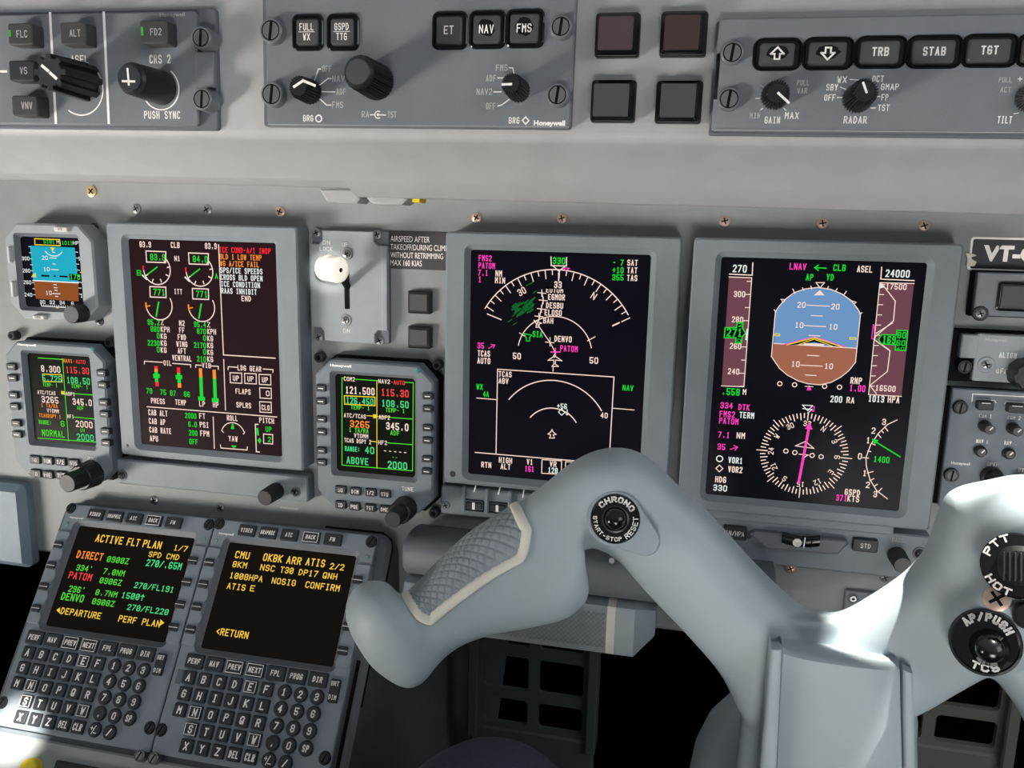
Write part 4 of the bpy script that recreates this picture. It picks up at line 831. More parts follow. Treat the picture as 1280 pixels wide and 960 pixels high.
for tx, x, y, x1, h, mt in (('8.300', 216, 228, 316, 34, W_), ('5.725', 222, 276, 322, 32, MT), ('TEMP- 1', 224, 304, 300, 20, MG), ('ATC/TCAS', 196, 344, 290, 20, W_), ('3265', 218, 388, 306, 34, W_), ('1 TA/RA', 216, 412, 302, 20, A_), ('VTOMM', 246, 440, 308, 20, W_), ('TCASDSPY 1', 204, 464, 318, 20, A_), ('RANGE:', 204, 500, 268, 22, MG), ('6', 318, 514, 338, 30, MG), ('NORMAL', 220, 562, 338, 34, MG),
   ('NAV1', 330, 180, 378, 20, A_), ('-AUTO', 382, 184, 446, 20, MR), ('115.30', 345, 234, 466, 34, MR), ('108.50', 350, 288, 470, 34, MT), ('TEMP- 1', 372, 312, 460, 20, MG), ('ADF1', 344, 352, 392, 20, W_), ('345.0', 380, 400, 480, 34, W_), ('ADF', 402, 426, 438, 20, MG), ('HF1', 352, 470, 386, 20, W_), ('2000', 396, 516, 484, 34, W_), ('UV', 420, 542, 444, 18, MG), ('2000', 402, 584, 490, 34, MT)): s.X(tx, x, y, x1, h, mt)
s.done('frequency_readout'); s.L([(222, 240), (322, 244), (324, 282), (226, 278)], 4, Y_, True); s.done('cursor_box')
# ------------------------------------------------------------------ gear lever plate
u, v = P0.p(435, 358, PH)
k = T('gear_lever_panel', 'pale grey lever plate with a sunlit white wheel-shaped knob', 'lever panel', P0, u, v, PH); k.view = (370, 270, 5.055)
Z = .008; m = MB(); cx, cy, w, h = k.rect(85, 88, 578, 812, Z); m.rbox(cx, cy, w, h, 0, .004, PLATE2, .001, .0006)
sq = .0105; x0, x1, y0, y1 = cx - w / 2, cx + w / 2, cy - h / 2, cy + h / 2; r = .003
def cor(x, y, sx, sy):   # concave square corner cut-out
    return [(x, y + sy * sq), (x + sx * (sq - r), y + sy * sq), (x + sx * sq, y + sy * (sq - r)), (x + sx * sq, y)]
poly = cor(x0, y0, 1, 1) + list(reversed(cor(x1, y0, -1, 1))) + cor(x1, y1, -1, -1) + list(reversed(cor(x0, y1, 1, -1)))
m.prism(poly, .003, Z, LEVP, .0006)
z = Z + .0001
c = k.rect(303, 310, 340, 588, z); m.rbox(c[0], c[1], c[2], c[3], Z - .0001, Z + .00015, DARK, .0004, .00005)
m.line([k.P(540, 180, z), k.P(546, 740, z)], .0002, z, LEGD)
for tx, x, y, x1_ in (('DN', 170, 180, 216), ('LOCK', 150, 220, 230), ('UP', 290, 193, 328), ('DN', 297, 738, 342)): k.txt(m, tx, x, y, x1_, 26, LEG, z)
k.part('plate', m)
for x, y, w_ in ((128, 106, None), (512, 118, None), (143, 764, None), (528, 788, None)): 
    m = MB(); c = k.P(x, y, .005); crossed(m, c[0], c[1], .0036, .004, GREYS); k.part('screw', m)
for x, y in ((322, 238), (315, 658)): m = MB(); c = k.P(x, y, Z); m.cyl(c[0], c[1], .005, .0047, Z, Z + .0008, LEVP, 28, .0003); crossed(m, c[0], c[1], .0032, Z + .0008, STEEL); k.part('screw', m)
m = MB(); c = k.P(318, 425, .012); kc = k.P(228, 332, .034)
L = []
a = Vector((k.P(322, 440, Z)[0], k.P(322, 440, Z)[1], Z)); b = Vector((kc[0] + .004, kc[1], .034))
for q in (0, .5, 1):
    p = a.lerp(b, q); L.append([(p.x + .003 * math.cos(t), p.y + .003 * math.sin(t), p.z) for t in [2 * PI * i / 16 for i in range(16)]])
m.loft(L, DARK, True, True); k.part('lever_stem', m)
m = MB(); ax = Vector((.93, -.08, .36)).normalized(); e1 = ax.cross(Vector((0, 1, 0))).normalized(); e2 = ax.cross(e1)
R = 79 * k.sc(230, 335, .034); L = []; wd = .0092
for q, rr_ in ((-1, .55), (-.98, .8), (-.9, .95), (-.75, 1), (-.42, 1), (-.34, .80), (-.2, .76), (-.06, .80), (.02, 1), (.72, 1), (.9, .95), (.96, .86), (.97, .5), (.97, .2)):
    p = Vector((kc[0], kc[1], .034)) + ax * (q * wd); L.append([tuple(p + (e1 * math.cos(t) + e2 * math.sin(t)) * R * rr_) for t in [2 * PI * i / 48 for i in range(48)]])
m.loft(L, WHITEP, True, True)
e0 = Vector((kc[0], kc[1], .034)) + ax * (wd * .99); m.face([tuple(e0 + (e1 * math.cos(2 * PI * i / 20) + e2 * math.sin(2 * PI * i / 20)) * R * .17) for i in range(20)], DARK)
k.part('lever_knob', m, label='bright white wheel-shaped knob', smooth=50)
# placard and two small square buttons
u, v = P0.p(520, 313, PH)
k = T('speed_placard', 'dark placard with white airspeed and retrimming text', 'placard', P0, u, v, PH); k.view = (370, 270, 5.055)
m = MB(); cx, cy, w, h = k.rect(583, 92, 962, 345, .0008); m.rbox(cx, cy, w, h, 0, .0008, PLAC, .0015, .0002)
for tx, y, x1_ in (('AIRSPEED AFTER', 161, 845), ('TAKEOFF/DURING CLIMB', 212, 960), ('WITHOUT RETRIMMING', 263, 930), ('MAX 160 KIAS', 312, 795)):
    c = k.P(597, y, .0009); m.bfont(tx, c[0], c[1], k.P(x1_, y, .0009)[0] - c[0], 36 * k.sv(597, y), LEG, .0009, 0)
k.part('plate', m)
for (x0_, y0_, x1_, y1_, lab) in ((705, 472, 850, 622, 'small square grey push button just below the placard'), (705, 695, 850, 842, 'small square grey push button above the radio screen, lower of two')):
    u, v = P0.p(370 + (x0_ + x1_) / 2 / 5.055, 270 + (y0_ + y1_) / 2 / 5.055, PH + .004)
    k = T('push_button', lab, 'push button', P0, u, v, PH, group='small square buttons under the placard'); k.view = (370, 270, 5.055)
    m = MB(); cx, cy, w, h = k.rect(x0_, y0_, x1_, y1_, .005); m.rbox(cx, cy, w, h, 0, .005, BLK, .001, .0012); k.part('housing', m)
    m = MB(); cx, cy, w, h = k.rect(x0_ + 12, y0_ + 20, x1_ - 22, y1_ - 20, .0062); m.rbox(cx, cy, w, h, .004, .0062, CAPM, .0008, .0004); k.part('lens', m)
# ------------------------------------------------------------------ right-hand units
u, v = P0.p(1250, 315, PH)
k = T('registration_plate', 'dark aircraft registration plate with white border at the right edge', 'plate', P0, u, v, PH); k.view = (1170, 270, 5.055)
m = MB(); x0, y0 = k.P(224, 130, .001); x1, y1 = k.P(1000, 330, .001); y1 = y0 - .0205 - .0015
m.rbox((x0 + x1) / 2, (y0 + y1) / 2, x1 - x0, y0 - y1, 0, .0009, LEG, .002, .0002); m.rbox((x0 + x1) / 2, (y0 + y1) / 2, x1 - x0 - .003, y0 - y1 - .003, .0006, .00105, PLAC2, .001, .0001)
c = k.P(292, 278, .0011); m.bfont('VT-C', c[0], c[1], 64 * k.sc(292, 278) * 5.3, 96 * k.sv(292, 278), LEG, .0011, .05)
k.part('plate', m)
m = MB(); m.prism([k.P(x, y, .002) for x, y in ((185, 232), (240, 240), (258, 250), (222, 262), (232, 276), (258, 290), (245, 318), (190, 320), (200, 270))][::-1], .0008, .002, TRIM, .0003); k.part('torn_tape', m, label='torn cream tape')
u, v = P0.p(1260, 370, PH)
k = T('annunciator_unit', 'grey panel with one large dark square button at the right edge', 'control unit', P0, u, v, PH); k.view = (1170, 270, 5.055)
m = MB(); x0, y0 = k.P(270, 355, .012); x1, y1 = k.P(900, 655, .012); m.rbox((x0 + x1) / 2, (y0 + y1) / 2, x1 - x0 + .003, y0 - y1 + .002, 0, .006, DARK, .001, .0006); m.rbox((x0 + x1) / 2, (y0 + y1) / 2, x1 - x0, y0 - y1, .004, .012, PLATE, .001, .0008); k.part('faceplate', m)
m = MB(); cx, cy, w, h = k.rect(402, 416, 700, 612, .014); m.frame(cx, cy, w, h, cx, cy, w * .88, h * .84, .011, .014, .0125, BLK2, .002, .001, .0005, .0006); m.rbox(cx, cy, w * .84, h * .78, .011, .0135, CAPM, .001, .0005); k.part('annunciator_button', m)
screwpart(k, 280, 616, 34, .0122, 'x', m=STEEL, washer=DSTEEL)
u, v = P0.p(1250, 450, PH)
k = T('align_switch_panel', 'grey panel with a big black align knob at the right edge', 'control unit', P0, u, v, PH); k.view = (1170, 440, 4.8)
Z = .012; m = MB(); x0, y0 = k.P(160, -115, Z); x1, y1 = k.P(900, 212, Z); w = x1 - x0; h = y0 - y1; cx, cy = (x0 + x1) / 2, (y0 + y1) / 2
m.rbox(cx - .004, cy, w + .010, h + .004, 0, .005, DARK, .001, .0006)
lm_ = k.P(228, 90, Z)[0]; m.rbox((lm_ + x1) / 2, cy, x1 - lm_, h, .004, Z, LEVP, .001, .0008); c = k.P(195, -30, Z); m.rbox((x0 + lm_) / 2 + .001, cy + h * .22, lm_ - x0 + .002, h * .5, .004, Z - .0003, LEVP, .001, .0008)
z = Z + .0001; k.txt(m, 'ALIGN', 376, 34, 482, 34, LEG, z, th=6); k.txt(m, 'OFF', 358, 128, 428, 32, LEG, z, th=6); k.ln(m, [(436, 116), (448, 117)], 6, LEG, z); k.ln(m, [(480, 44), (488, 50)], 6, LEG, z)
c = k.P(296, -66, z); m.bfont('Honeywell', c[0], c[1], .0125, .0022, LEGD, z); k.part('faceplate', m)
screwpart(k, 170, 88, 44, .005, m=DSTEEL, h=.006); screwpart(k, 300, 76, 36, Z, 'x', m=STEEL, washer=LEVP)
m = MB(); c = k.P(525, 125, Z); m.cyl(c[0], c[1], .0105, .0098, Z, Z + .014, BLK, 48, .001, ribs=12, amp=.0006); k.part('align_knob', m)
u, v = P0.p(1240, 550, PH)
k = T('audio_panel', 'slate grey audio panel with small volume knobs behind the right yoke horn', 'control unit', P0, u, v, PH); k.view = (1170, 440, 4.8)
Z = .010; m = MB(); x0, y0 = k.P(100, 216, Z); x1, y1 = k.P(900, 1000, Z); m.rbox((x0 + x1) / 2 - .002, (y0 + y1) / 2, x1 - x0 + .006, y0 - y1, 0, .005, DARK, .001, .0006); m.rbox((x0 + x1) / 2, (y0 + y1) / 2, x1 - x0, y0 - y1, .004, Z, RMUP, .001, .0008)
z = Z + .0001; k.ln(m, [(216, 296), (220, 252), (560, 270)], 5, LEG, z)
for pts in ([(240, 300), (246, 284), (350, 290), (360, 304)], [(412, 312), (420, 296), (528, 302)]): k.ln(m, pts, 5, LEG, z)
for tx, x, y, x1_ in (('COM 1', 258, 394, 334), ('COM 2', 428, 404, 506), ('NAV 1', 240, 546, 312), ('NAV 2', 408, 556, 482), ('SPKR', 305, 682, 374), ('ST', 490, 720, 528)): k.txt(m, tx, x, y, x1_, 24, LEG, z)
c = k.P(90, 672, z); m.bfont('Honeywell', c[0], c[1], k.P(205, 672, z)[0] - c[0], .0019, LEG, z); k.part('faceplate', m)
for x, y in ((145, 332), (92, 738)): screwpart(k, x, y, 44, Z - .003, m=DSTEEL, h=.006)
for x0_, y0_, x1_, y1_ in ((258, 296, 346, 354), (440, 314, 540, 372)):
    button(k, x0_, y0_, x1_, y1_, .016, KEYM, 'mic_button', base=Z - .001); m = MB(); cx, cy, w, h = k.rect(x0_ + 18, y0_ + 8, x1_ - 18, y0_ + 16, .0162); m.rbox(cx, cy, w, h, .016, .0162, LEG, .0002, .0001); k.part('light_bar', m)
for bx, by, fx, fy, r in ((290, 442, 326, 466, 36), (458, 456, 494, 480, 36), (262, 592, 274, 606, 34), (432, 606, 444, 620, 34)):
    m = MB(); q = k.P(bx, by, Z); rr_ = r * k.sc(bx, by, Z) * 1.1; m.cyl(q[0], q[1], rr_, rr_ * .95, Z, Z + .004, BLK, 32, .0006)
    c = k.knob(m, bx, by, fx, fy, r * .95, r * .9, Z, BLK, n=40, capm=CAPM); m.line([(c[0], c[1]), (c[0] + c[3] * .4, c[1] + c[3] * .5)], .0008, c[2] + .0001, LEG); k.part('volume_knob', m)
for bx, by, fx, fy, r, nm in ((330, 745, 388, 792, 60, 'speaker_knob'), (500, 770, 540, 800, 44, 'sidetone_knob')):
    m = MB(); q = k.P(bx, by, Z); rr_ = r * k.sc(bx, by, Z) * 1.15; m.cyl(q[0], q[1], rr_, rr_ * .95, Z, Z + .005, BLK, 40, .0008)
    c = k.knob(m, bx, by, fx, fy, r * .95, r * .88, Z, BLK, n=48, ribs=24, amp=.0003, capm=COPPER if r == 60 else CAPM); m.line([(c[0], c[1]), (c[0] + c[3] * .7, c[1])], .0012, c[2] + .0001, LEG); k.part(nm, m)
# ------------------------------------------------------------------ pedestal and the two keypad display units
PED = T('pedestal', 'dark grey centre pedestal carrying the two keypad screens', 'pedestal', PMC, .08, -.1)
m = MB(); ul, ur, vt, vb = -.082 - .08, .2285 - .08, .0635 + .1, -.124 + .1
L = []
for q, z in ((0, -.5), (0, -.0075), (.003, -.0045)): L.append(rr((ul + ur) / 2, (vt - .60) / 2, ur - ul - 2 * q, vt + .60 - 2 * q, .012, z, 6))
m.loft(L, PEDM, False, True); PED.part('shell', m)
m = MB(); m.rbox((ul + ur) / 2 + .002, vb - .30, ur - ul + .0, .6 - .004, -.02, -.001, PEDL, .002, .0015)
PED.part('lower_panel', m)
m = MB(); m.line([(ur + .0006, vt - .13), (ur + .0006, vt - .012), (ur - .002, vt - .004), (ur - .010, vt + .0008), (ur - .06, vt + .001)], .0018, -.0074, DARK); PED.part('gasket_line', m)
m = MB(); m.rbox(.2215 - .08, -.02, .0022, .17, -.005, -.0015, DARK, .0005, .0005); PED.part('seam', m)
for x in (.066, .0778):
    m = MB(); crossed; slotted(m, x - .08, -.1247 + .1, .0042, -.001, STEEL, DARK, 1.2, True, .0055); PED.part('fastener', m, label='bright steel slotted fastener')
k = PED
m = MB(); c = k.P(40, 962, .0); m.cyl(c[0], c[1], .0085, .008, -.001, .006, YEL, 32, .001); PED.part('cap', m, label='yellow round cap')
m = MB(); cx, cy, w, h = k.rect(70, 950, 150, 985, .002); m.rbox(cx, cy, w, h, -.001, .002, BLK, .001, .0005); PED.part('placard', m)
def keypad(lab, du, ku, smap):
    k = T('keypad_display_unit', lab, 'flight management unit', PMC, du, 0, 0, group='keypad screens on the pedestal')
    F = .0022; m = MB(); x0, x1, y0, y1 = -.0725, .0722, -.1215, .0600
    # faceplate: frame around the screen
    m.frame((x0 + x1) / 2, (y0 + y1) / 2, x1 - x0, y1 - y0, 0, 0, .1136, .0848, -.0045, F, -.0012, MCDUP, .003, .002, .0008, .0042, PLATE2)
    c = (-.0655, .0545); m.bfont('Honeywell', -.0665, .0475, .0135, .0017, LEG, F + .0001, .03)
    for sx in (-1, 1): m.rbox(sx * .0665, -.116, .010, .010, F - .0001, F + .00006, MCDUP, .003, .00005)
    k.part('faceplate', m)
    for sx in (-1, 1):                       # scalloped side rails beside the screen
        m = MB(); pts = [(sx * .0722, .036), (sx * .0722, -.042)]
        for i in range(33):
            t = i / 32; y = -.042 + .078 * t; pts.append((sx * (.0612 + .0014 * math.cos((y + .012) / .0178 * 2 * PI)), y))
        if sx > 0: pts = pts[::-1]
        m.prism(pts, F - .0003, F + .0016, MCDUP, .0006); k.part('side_rail', m)
        m = MB(); m.cyl(sx * .0672, .042, .0019, .0017, F - .0002, F + .0006, SENS2, 20, .0004); k.part('light_sensor', m)
    m = MB(); m.rbox(0, 0, .1146, .0858, -.0024, -.0012, SCR5, .001, .0002, cap0=True); sc = k.part('screen', m)
    for sx in (-1, 1):
        for v in (.0233, .0057, -.0122, -.0301):
            m = MB(); x = sx * (.0668 if sx < 0 else .0640); m.rbox(x, v, .0082, .0064, F, F + .0032, KEYM, .0008, .0008); m.line([(x - .0037, v), (x + .0042, v)], .00045, F + .0033, LEG); k.part('line_key', m)
    def key(u, v, w, h, tx, name, th, box=False, rnd=False, cw=.62):
        m = MB(); u += ku; z1 = F + .0022
        if rnd: m.cyl(u, v, w / 2 + .0002, w / 2, F, z1, KEYM, 32, .0006)
        else: m.rbox(u, v, w, h, F, z1, KEYM, .0009, .0006, taper=.0002)
        z1 += .0001
        if box: m.line([(u - w * .43, v - h * .41), (u + w * .43, v - h * .41), (u + w * .43, v + h * .41), (u - w * .43, v + h * .41)], .00045, z1, LEG, True)
        if tx == '+/-':
            m.line([(u - .003, v + .001), (u - .0008, v + .001)], .0006, z1, LEG); m.line([(u - .0019, v - .0001), (u - .0019, v + .0021)], .0006, z1, LEG); m.line([(u - .0012, v - .003), (u + .0012, v + .003)], .0006, z1, LEG); m.line([(u + .0004, v - .0022), (u + .0026, v - .0022)], .0006, z1, LEG)
        elif tx: 
            wd = min(len(tx) * th * cw, w * .84); m.text(tx, u - wd / 2, v - th / 2, wd, th, LEG, z1, th * .175, .08)
        k.part(name, m)
    for i, tx in enumerate(('VIDEO', 'GRAPHIC', 'ATC', 'BACK', 'FN')): key(-.0412 + i * .0192 - ku, .0527, .0150, .0092, tx, 'function_key', .0034, i == 3)
    for i, tx in enumerate(('PERF', 'NAV', 'PREV', 'NEXT', 'FPL', 'PROG', 'DIR')): key(-.0561 + i * .0175, -.0528, .0152, .0104, tx, 'function_key', .0042, i in (2, 3))
    rows = ('ABCDEF', 'GHIJKL', 'MNOPQR', ' STUVW', ' XYZ')
    for r, row in enumerate(rows):
        for c, ch in enumerate(row):
            if ch != ' ': key(-.0573 + c * .01335, -.0650 - r * .0119, .0104, .0096, ch, 'letter_key', .0058, ch in 'ENSW')
    key(-.0573 + 4 * .01335, -.1126, .0106, .0096, 'DEL', 'letter_key', .0052, cw=.5); key(-.0573 + 5 * .01335, -.1126, .0106, .0096, 'CLR', 'letter_key', .0052, cw=.5)
    for r, row in enumerate((('1', '2', '3'), ('4', '5', '6'), ('7', '8', '9'), ('.', '0', 'SP'), ('+/-', '/'))):
        for c, ch in enumerate(row): key(.0243 + c * .0134, -.0650 - r * .01185, .0108, 0, ch, 'number_key', .0054 if len(ch) == 1 else .005, rnd=True, cw=.62 if len(ch) == 1 else .5)
    m = MB(); m.rbox(.0637 + ku, -.059, .0078, .0168, F, F + .0024, KEYM, .001, .0006); z = F + .0025
    m.text('BRT', .0606 + ku, -.0555, .0062, .0034, LEG, z, .0005); m.text('DIM', .0606 + ku, -.0652, .0062, .0034, LEG, z, .0005); k.part('brightness_rocker', m)
    for x, y in ((-.0685, .0560), (.0680, .0545), (-.0690, -.1047), (.0668, -.1047)):
        m = MB(); m.rbox(x, y, .0098, .0098, F - .0001, F + .0001, DARK, .0048, .00005); slotted(m, x, y, .0041, F, DSTEEL, DARK, 1.2, True, .0012); k.part('fastener', m)
    m = MB(); m.rbox(-.0665, -.0655, .0052, .011, F - .0001, F + .0002, PLATE2 if du > .1 else SENS2, .0005, .0001); k.part('indicator_window', m)
    s = Scr(k, sc, -.0011); s.th = None; s.zero = True
    return k, s
k, s = keypad('left keypad screen showing the active flight plan page', 0, -.003, None); s.view(0, 620, 4.741)
s.X('ACTIVE', 562, 270, 724, 46, MY); s.X('FLT', 748, 292, 822, 46, MY); s.X('PLAN', 842, 303, 952, 46, MY); s.X('1/7', 1026, 322, 1108, 34, MY); s.done('page_title')
for tx, x, y, x1, h, mt in (('DIRECT', 450, 366, 606, 46, A_), ('0900Z', 630, 390, 760, 36, MG), ('SPD CMD', 878, 360, 1060, 34, MY), ('270/.65M', 862, 414, 1074, 42, MT), ("334'", 448, 440, 545, 36, MG), ('7.0NM', 608, 462, 736, 36, MG), ('PATOM', 402, 488, 540, 44, MR), ('0906Z', 586, 516, 718, 36, MG), ('270/FL191', 792, 544, 1030, 36, MT),
    ("296'", 402, 566, 500, 38, MG), ('8.7NM', 562, 586, 692, 36, MG), ('1500^', 716, 604, 852, 38, MT), ('DENVO', 358, 614, 492, 46, MG), ('0908Z', 542, 640, 676, 36, MG), ('270/FL220', 750, 674, 998, 36, MT)): s.X(tx, x, y, x1, h, mt)
s.done('flight_plan_line')
s.X('DEPARTURE', 356, 698, 598, 40, MY); s.X('PERF PLAN', 698, 744, 950, 40, MY); s.F([(334, 676), (356, 660), (354, 696)], MY); s.F([(950, 730), (974, 752), (948, 768)], MY); s.done('menu_prompt')
k, s = keypad('right keypad screen showing the arrival weather message', .146, 0, None); s.view(220, 640, 4.571)
s.X('CMU', 334, 262, 416, 42, MY); s.X('OKBK', 494, 278, 604, 44, MY); s.X('ARR', 628, 294, 712, 44, MY); s.X('ATIS', 738, 304, 848, 44, MY); s.X('2/2', 876, 326, 958, 36, MY); s.done('page_title')
for tx, x, y, x1, h in (('8KM', 320, 314, 402, 36), ('NSC', 478, 332, 562, 36), ('T30', 592, 346, 668, 36), ('DP17', 698, 360, 808, 36), ('QNH', 836, 378, 918, 36), ('1008HPA', 303, 378, 494, 36), ('NOSIG', 544, 408, 682, 36), ('CONFIRM', 736, 432, 934, 38), ('ATIS', 288, 438, 394, 36), ('E', 420, 452, 446, 36)): s.X(tx, x, y, x1, h, MY)
s.done('message_line'); s.zero = False; s.X('<RETURN', 222, 700, 412, 42, MY); s.done('menu_prompt')
# ------------------------------------------------------------------ footwell: pedals, left bolster
def pedal(lab, y, bars_x, bars_y, outer, mat, bx, by):
    # grid plate: outer (x0,y0,x1,y1) px, windows given by px ranges in a list
    pl = Plane((0, y, 0), (1, 0, 0), (0, 0, 1)); u, v = pl.p((outer[0] + outer[2]) / 2, (outer[1] + outer[3]) / 2)
    k = T('rudder_pedal', lab, 'pedal', pl, u, v, group='rudder pedals in the footwell')
    m = MB(); a = k.P(outer[0], outer[1]); b = k.P(outer[2], outer[3]); X = [k.P(x, (outer[1] + outer[3]) / 2)[0] for x in bars_x]; Y = [k.P(900 if 0 else bx, yy)[1] for yy in bars_y]
    # build the plate cell by cell: every window is a rounded opening in its cell
    xs = [a[0]] + X + [b[0]]; ys = [a[1]] + Y + [b[1]]
    for i in range(len(xs) - 1):
        for j in range(len(ys) - 1):
            cx, cy = (xs[i] + xs[i + 1]) / 2, (ys[j] + ys[j + 1]) / 2; w, h = xs[i + 1] - xs[i], ys[j] - ys[j + 1]
            t = .0052
            m.loft([rr(cx, cy, w, h, .00001, -.006), rr(cx, cy, w, h, .00001, 0)], mat, False, False)
            m.loft([rr(cx, cy, w, h, .00001, 0), rr(cx, cy, w - 2 * t, h - 2 * t, .004, 0), rr(cx, cy, w - 2 * t, h - 2 * t, .004, -.006)], mat, False, False)
    k.part('grid_plate', m)
    for x in (a[0] - .004, b[0] + .004): m = MB(); m.rbox(x, (a[1] + b[1]) / 2, .010, a[1] - b[1] + .02, -.014, .008, mat, .002, .0015); k.part('side_flange', m)
    m = MB(); m.rbox((a[0] + b[0]) / 2, b[1] - .03, b[0] - a[0] + .014, .06, -.008, .002, mat, .003, .002); k.part('lower_bar', m)
    return k
pedal('dark grey rudder pedal grid left of the yoke column, above the knee', .13, [668], [768, 818, 872], (600, 718, 733, 926), GRIL, 666, 0)
pedal('lit-toned grey rudder pedal grid right of the yoke column', .13, [1167, ], [832, 888], (1120, 776, 1250, 944), GRIL2, 1185, 0)
LB = T('side_bolster', 'smooth blue-grey bolster at the left edge below the radio screens', 'bolster', P0, -.23, -.165, PH)
m = MB(); a = LB.P(25, 606, .014); b = LB.P(-120, 690, .014); m.rbox((a[0] + b[0]) / 2, (a[1] + b[1]) / 2 - .002, a[0] - b[0], a[1] - b[1], 0, .014, BLUEB, .006, .006, 5); LB.part('pad', m)
# ------------------------------------------------------------------ control yoke
def cr(p0, p1, p2, p3, t):
    return .5 * ((2 * p1) + (p2 - p0) * t + (2 * p0 - 5 * p1 + 4 * p2 - p3) * t * t + (3 * p1 - p0 - 3 * p2 + p3) * t ** 3)
YB = Vector((.42, -.2, -.12))
def stations(S, sub=6):
    A = [(W(a, b, y), W(c, d, y), th) for a, b, c, d, y, th in S]; out = []
    for i in range(len(A) - 1):
        q = [A[max(i - 1, 0)], A[i], A[i + 1], A[min(i + 2, len(A) - 1)]]
        for j in range(sub): t = j / sub; out.append(tuple(cr(*[z[n] for z in q], t) for n in range(3)))
    out.append(A[-1]); return out
def section(st, th, ex=3.0):
    a, b, t = st; c = (a + b) / 2; A = (a - b) / 2; F = CAM - c; F -= A * (F.dot(A) / A.length_squared); F.normalize()
    x, y = math.cos(th), math.sin(th); f = lambda q: math.copysign(abs(q) ** (2 / ex), q)
    return c + A * f(x) + F * (t / 2) * f(y), c, F
def sweep(mb, S, mat, n=40, sub=6, ex=2.5):
    st = stations(S, sub); L = [[tuple(section(q, 2 * PI * i / n, ex)[0] - YB) for i in range(n)] for q in st]
    def cap(L0, cen, d, sc): return [[tuple(Vector(p).lerp(cen, s_) + d * o) for p in L0] for s_, o in sc]
    c0 = sum((Vector(p) for p in L[0]), Vector()) / n; c1 = sum((Vector(p) for p in L[-1]), Vector()) / n
    d0 = (c0 - sum((Vector(p) for p in L[1]), Vector()) / n).normalized() * .003; d1 = (c1 - sum((Vector(p) for p in L[-2]), Vector()) / n).normalized() * .003
    pre = cap(L[0], c0, d0, ((.8, 1.3), (.35, .8)))
    post = cap(L[-1], c1, d1, ((.35, .8), (.8, 1.3)))
    mb.loft(pre + L + post, mat, True, True); return st
GS = [(437, 752, 446, 802, -.243, .028), (447, 738, 466, 828, -.243, .038), (466, 731, 500, 850, -.242, .044), (487, 734, 524, 846, -.240, .044), (503, 746, 549, 822, -.238, .040), (522, 733, 577, 804, -.236, .038), (557, 698, 612, 790, -.232, .038), (592, 667, 655, 782, -.228, .038),
      (640, 637, 704, 769, -.224, .039), (681, 608, 731, 745, -.221, .040), (716, 581, 734, 715, -.219, .041), (750, 566, 728, 684, -.218, .041), (785, 565, 738, 679, -.217, .040), (815, 580, 752, 681, -.216, .039), (845, 609, 777, 697, -.215, .037), (881, 640, 817, 741, -.213, .036),
      (934, 699, 866, 792, -.211, .036), (972, 738, 906, 838, -.210, .038), (1003, 764, 930, 885, -.210, .04), (1030, 790, 960, 930, -.21, .036)]
HS = [(962, 775, 1065, 778, -.208, .034), (932, 835, 1120, 845, -.207, .044), (926, 880, 1143, 890, -.207, .046), (922, 930, 1145, 930, -.207, .046), (914, 1000, 1146, 1000, -.207, .046), (905, 1060, 1146, 1060, -.207, .046)]
RS = [(985, 752, 985, 880, -.210, .03), (1016, 767, 1040, 900, -.210, .036), (1050, 771, 1100, 902, -.212, .036), (1090, 751, 1152, 880, -.215, .036), (1133, 721, 1190, 858, -.219, .037), (1160, 690, 1236, 832, -.223, .038), (1172, 657, 1290, 806, -.227, .039), (1190, 620, 1340, 775, -.231, .040), (1235, 606, 1390, 735, -.234, .041), (1300, 600, 1440, 700, -.236, .041), (1370, 640, 1460, 740, -.238, .041)]
m = MB(); st_grip = sweep(m, GS, YOKE, ex=3.0); sweep(m, HS, YOKE, ex=3.2); sweep(m, RS, YOKE, ex=2.8)
# raised switch pod and the right grip running down from it
PS = [(1188, 798, 1250, 835, -.236, .026), (1178, 775, 1290, 825, -.238, .032), (1186, 752, 1310, 800, -.240, .034), (1212, 726, 1330, 770, -.242, .034), (1217, 700, 1340, 740, -.242, .034), (1240, 677, 1340, 705, -.240, .030)]
sweep(m, PS, YOKE, ex=3)
sweep(m, [(1300, 790, 1225, 830, -.232, .026), (1330, 850, 1268, 880, -.234, .03), (1380, 930, 1320, 980, -.238, .034)], YOKE, ex=2.5)
Y = T('control_yoke', 'large pale grey control yoke in front of the displays', 'control yoke', Plane(YB, (1, 0, 0), (0, 1, 0)), 0, 0)
body = Y.part('yoke_body', m, smooth=180)
bvh = BVHTree.FromPolygons([Vector(v) + YB for v in m.v], m.f)
rm = body.modifiers.new('merge', 'REMESH'); rm.mode = 'VOXEL'; rm.voxel_size = .0016; rm.use_smooth_shade = True
sm = body.modifiers.new('soften', 'SMOOTH'); sm.iterations = 7; sm.factor = .5
def hit(px, py):
    d = (RC.transposed() @ Vector(((px - 640) / FOC, (py - 480) / FOC, 1))).normalized()
    loc, nrm, i, dist = bvh.ray_cast(CAM, d); 
    if loc is None: loc = W(px, py, -.24); nrm = -d
    return loc, nrm
